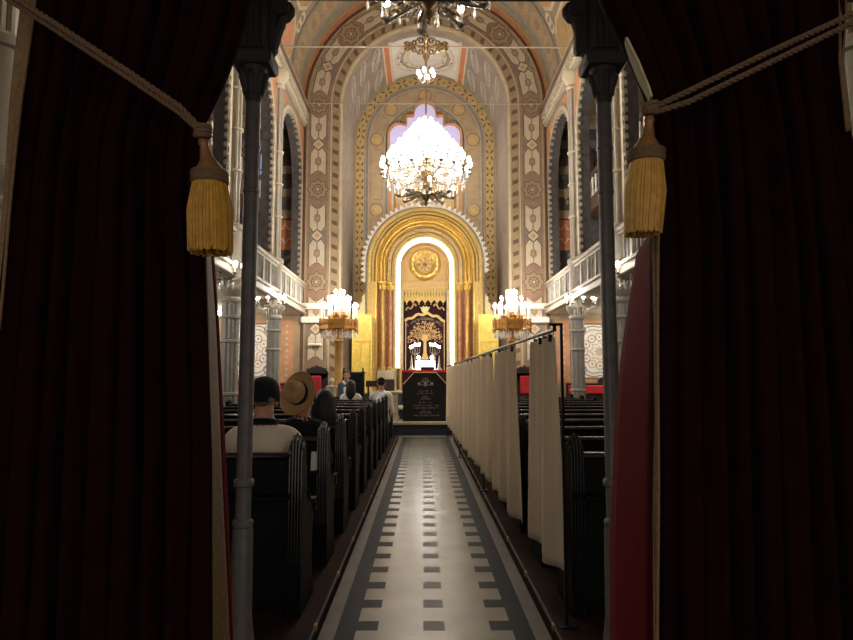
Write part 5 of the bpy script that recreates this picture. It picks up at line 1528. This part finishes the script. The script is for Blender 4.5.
# straw hat, second pew
r, hc, hp, sp = figure('person', (-1.0, 4.94, SEAT-.025), 'seated person in black leaning under a wide straw hat', ['skin', 'cloth_black', 'trousers', 'shoe'], lean=(.07, .05), headturn=-.3, short=False, scale=.98)
hairshell(r, hp, 'hair_dark', .3)
def hat(r, c, ax):
    z = Vector(ax).normalized(); x = z.cross(Vector((0, 1, 0))).normalized(); y = z.cross(x)
    W_ = lambda p: tuple(Vector(c)+(x*p[0]+y*p[1]+z*p[2])*.88)
    mb = MB(); mb.lathe([(.001, .118), (.04, .116), (.066, .122), (.082, .112), (.090, .08), (.096, .03), (.100, .005)], (0, 0, 0), 28, cap=False); mb.v = [W_((p[0], p[1]*1.12, p[2]-(.012*max(0, 1-abs(p[0])/.05) if p[2] > .1 else 0))) for p in mb.v]
    h = solid(child(mb, 'straw_hat', 'straw', r, ang=60), .004)
    mb = MB(); mb.lathe([(.098, .004), (.13, .0), (.165, -.004), (.192, .012), (.196, .016)], (0, 0, 0), 36, cap=False); mb.v = [W_((p[0], p[1]*1.1, p[2]+.02*(p[0]/.19)**2)) for p in mb.v]; solid(child(mb, 'brim', 'straw', h, ang=60), .004)
    mb = MB(); mb.lathe([(.1015, .006), (.0985, .034)], (0, 0, 0), 28, cap=False); mb.v = [W_((p[0], p[1]*1.12, p[2])) for p in mb.v]; solid(child(mb, 'hat_band', 'cloth_black', h), .002)
hat(r, hc+Vector((-.022, -.050, .052)), (-.54, -.76, .32))
# dark-haired person, third pew
def long_hair(r, hp, m, ln, wide=.085):
    hairshell(r, hp, m, .3, grow=1.10)
    mb = MB()
    for i in range(15):
        t = pi+pi*(i/14); x, y = wide*.86*cos(t), -.01+.095*sin(t)
        mb.tube([hp(x, y, .03), hp(x*1.1, y-.012, -.08), hp(x*1.12, y-.02, -.08-ln*.5), hp(x*1.0, y-.015, -.09-ln)], [.018, .022, .022, .008], 7)
    child(mb, 'long_hair', m, r)
r, hc, hp, sp = figure('person', (-.955, 5.93, SEAT), 'seated person in black with dark hair, bowed beside the straw hat', ['skin', 'cloth_black', 'trousers', 'shoe'], lean=(.02, .20), scale=.86, short=False)
long_hair(r, hp, 'hair_dark', .12, .10)
# far group
r, hc, hp, sp = figure('person', (-1.83, 15.42, .004), 'standing person facing us in a blue denim jacket over a white top', ['skin', 'denim', 'trousers', 'shoe'], seated=False, rz=pi, scale=.93, short=False)
hairshell(r, hp, 'hair_dark', .26, grow=1.06); eyes(r, hp)
mb = MB(); 
pts = [(-.045, .50), (.045, .50), (.035, .30), (.045, .05), (-.045, .05), (-.035, .30)]
V = []; nz = 12
for j in range(nz+1):
    z = .02+.46*j/nz; wd = .05+.012*sin(j)
    for i in range(5): V.append((-wd+2*wd*i/4, .108+.012*sin(pi*j/nz)-.03*(j/nz)**3-.010*abs(i-2)/2, .92*.93+z*.93))
mb.add(V, [[j*5+i, j*5+i+1, (j+1)*5+i+1, (j+1)*5+i] for j in range(nz) for i in range(4)]); solid(child(mb, 'white_top', 'shirt_white', r, ang=80), .006)
mb = MB()
for s in (-1, 1): mb.tube([(s*.02, .095, .92*.93+.42), (s*.06, .085, .92*.93+.46), (s*.075, .03, .92*.93+.505)], [(.022, .008)]*3, 8)
child(mb, 'collar', 'shirt_white', r)
r, hc, hp, sp = figure('person', (-1.43, 12.78, SEAT), 'seated person with long black hair and white top, facing the altar', ['skin', 'shirt_white', 'trousers', 'shoe'], scale=.94)
long_hair(r, hp, 'hair_dark', .16)
r, hc, hp, sp = figure('person', (-.83, 12.78, SEAT), 'seated person in a white shirt and black skullcap at the aisle end', ['skin', 'shirt_white', 'trousers', 'shoe'], scale=1.02, arms={1: ((.235, .02, .20), (.16, .30, .14), (-.3, .9, 0), (0, .1, 1))})
hairshell(r, hp, 'hair_dark', .28, grow=1.04)
mb = MB(); V = []; n = 24
for j in range(7):
    for i in range(n):
        t = 2*pi*i/n; e = pi/2-(j/6)*1.25; V.append(tuple(hp(.083*cos(e)*cos(t), -.012+.103*cos(e)*sin(t), .032+.094*sin(e))))
mb.add(V, [[j*n+i, (j+1)*n+i, (j+1)*n+(i+1) % n, j*n+(i+1) % n] for j in range(6) for i in range(n)]); solid(child(mb, 'skullcap', 'cloth_black', r, ang=60), .004)
# folded white leaflet standing on the second pew's ledge
mb = MB(); x, y, z = -.815, 4.665, .1+.686
mb.add([(x+.012, y-.012, z), (x+.05, y-.012, z), (x+.05, y+.01, z+.13), (x+.012, y+.01, z+.13), (x+.012, y+.034, z), (x+.05, y+.034, z)], [[0, 1, 2, 3], [3, 2, 5, 4]])
tag(solid(mb.build('leaflet', 'paper', origin=(x, y, z), smooth=False), .001), 'folded white leaflet standing on the book ledge of the second left pew', 'leaflet')
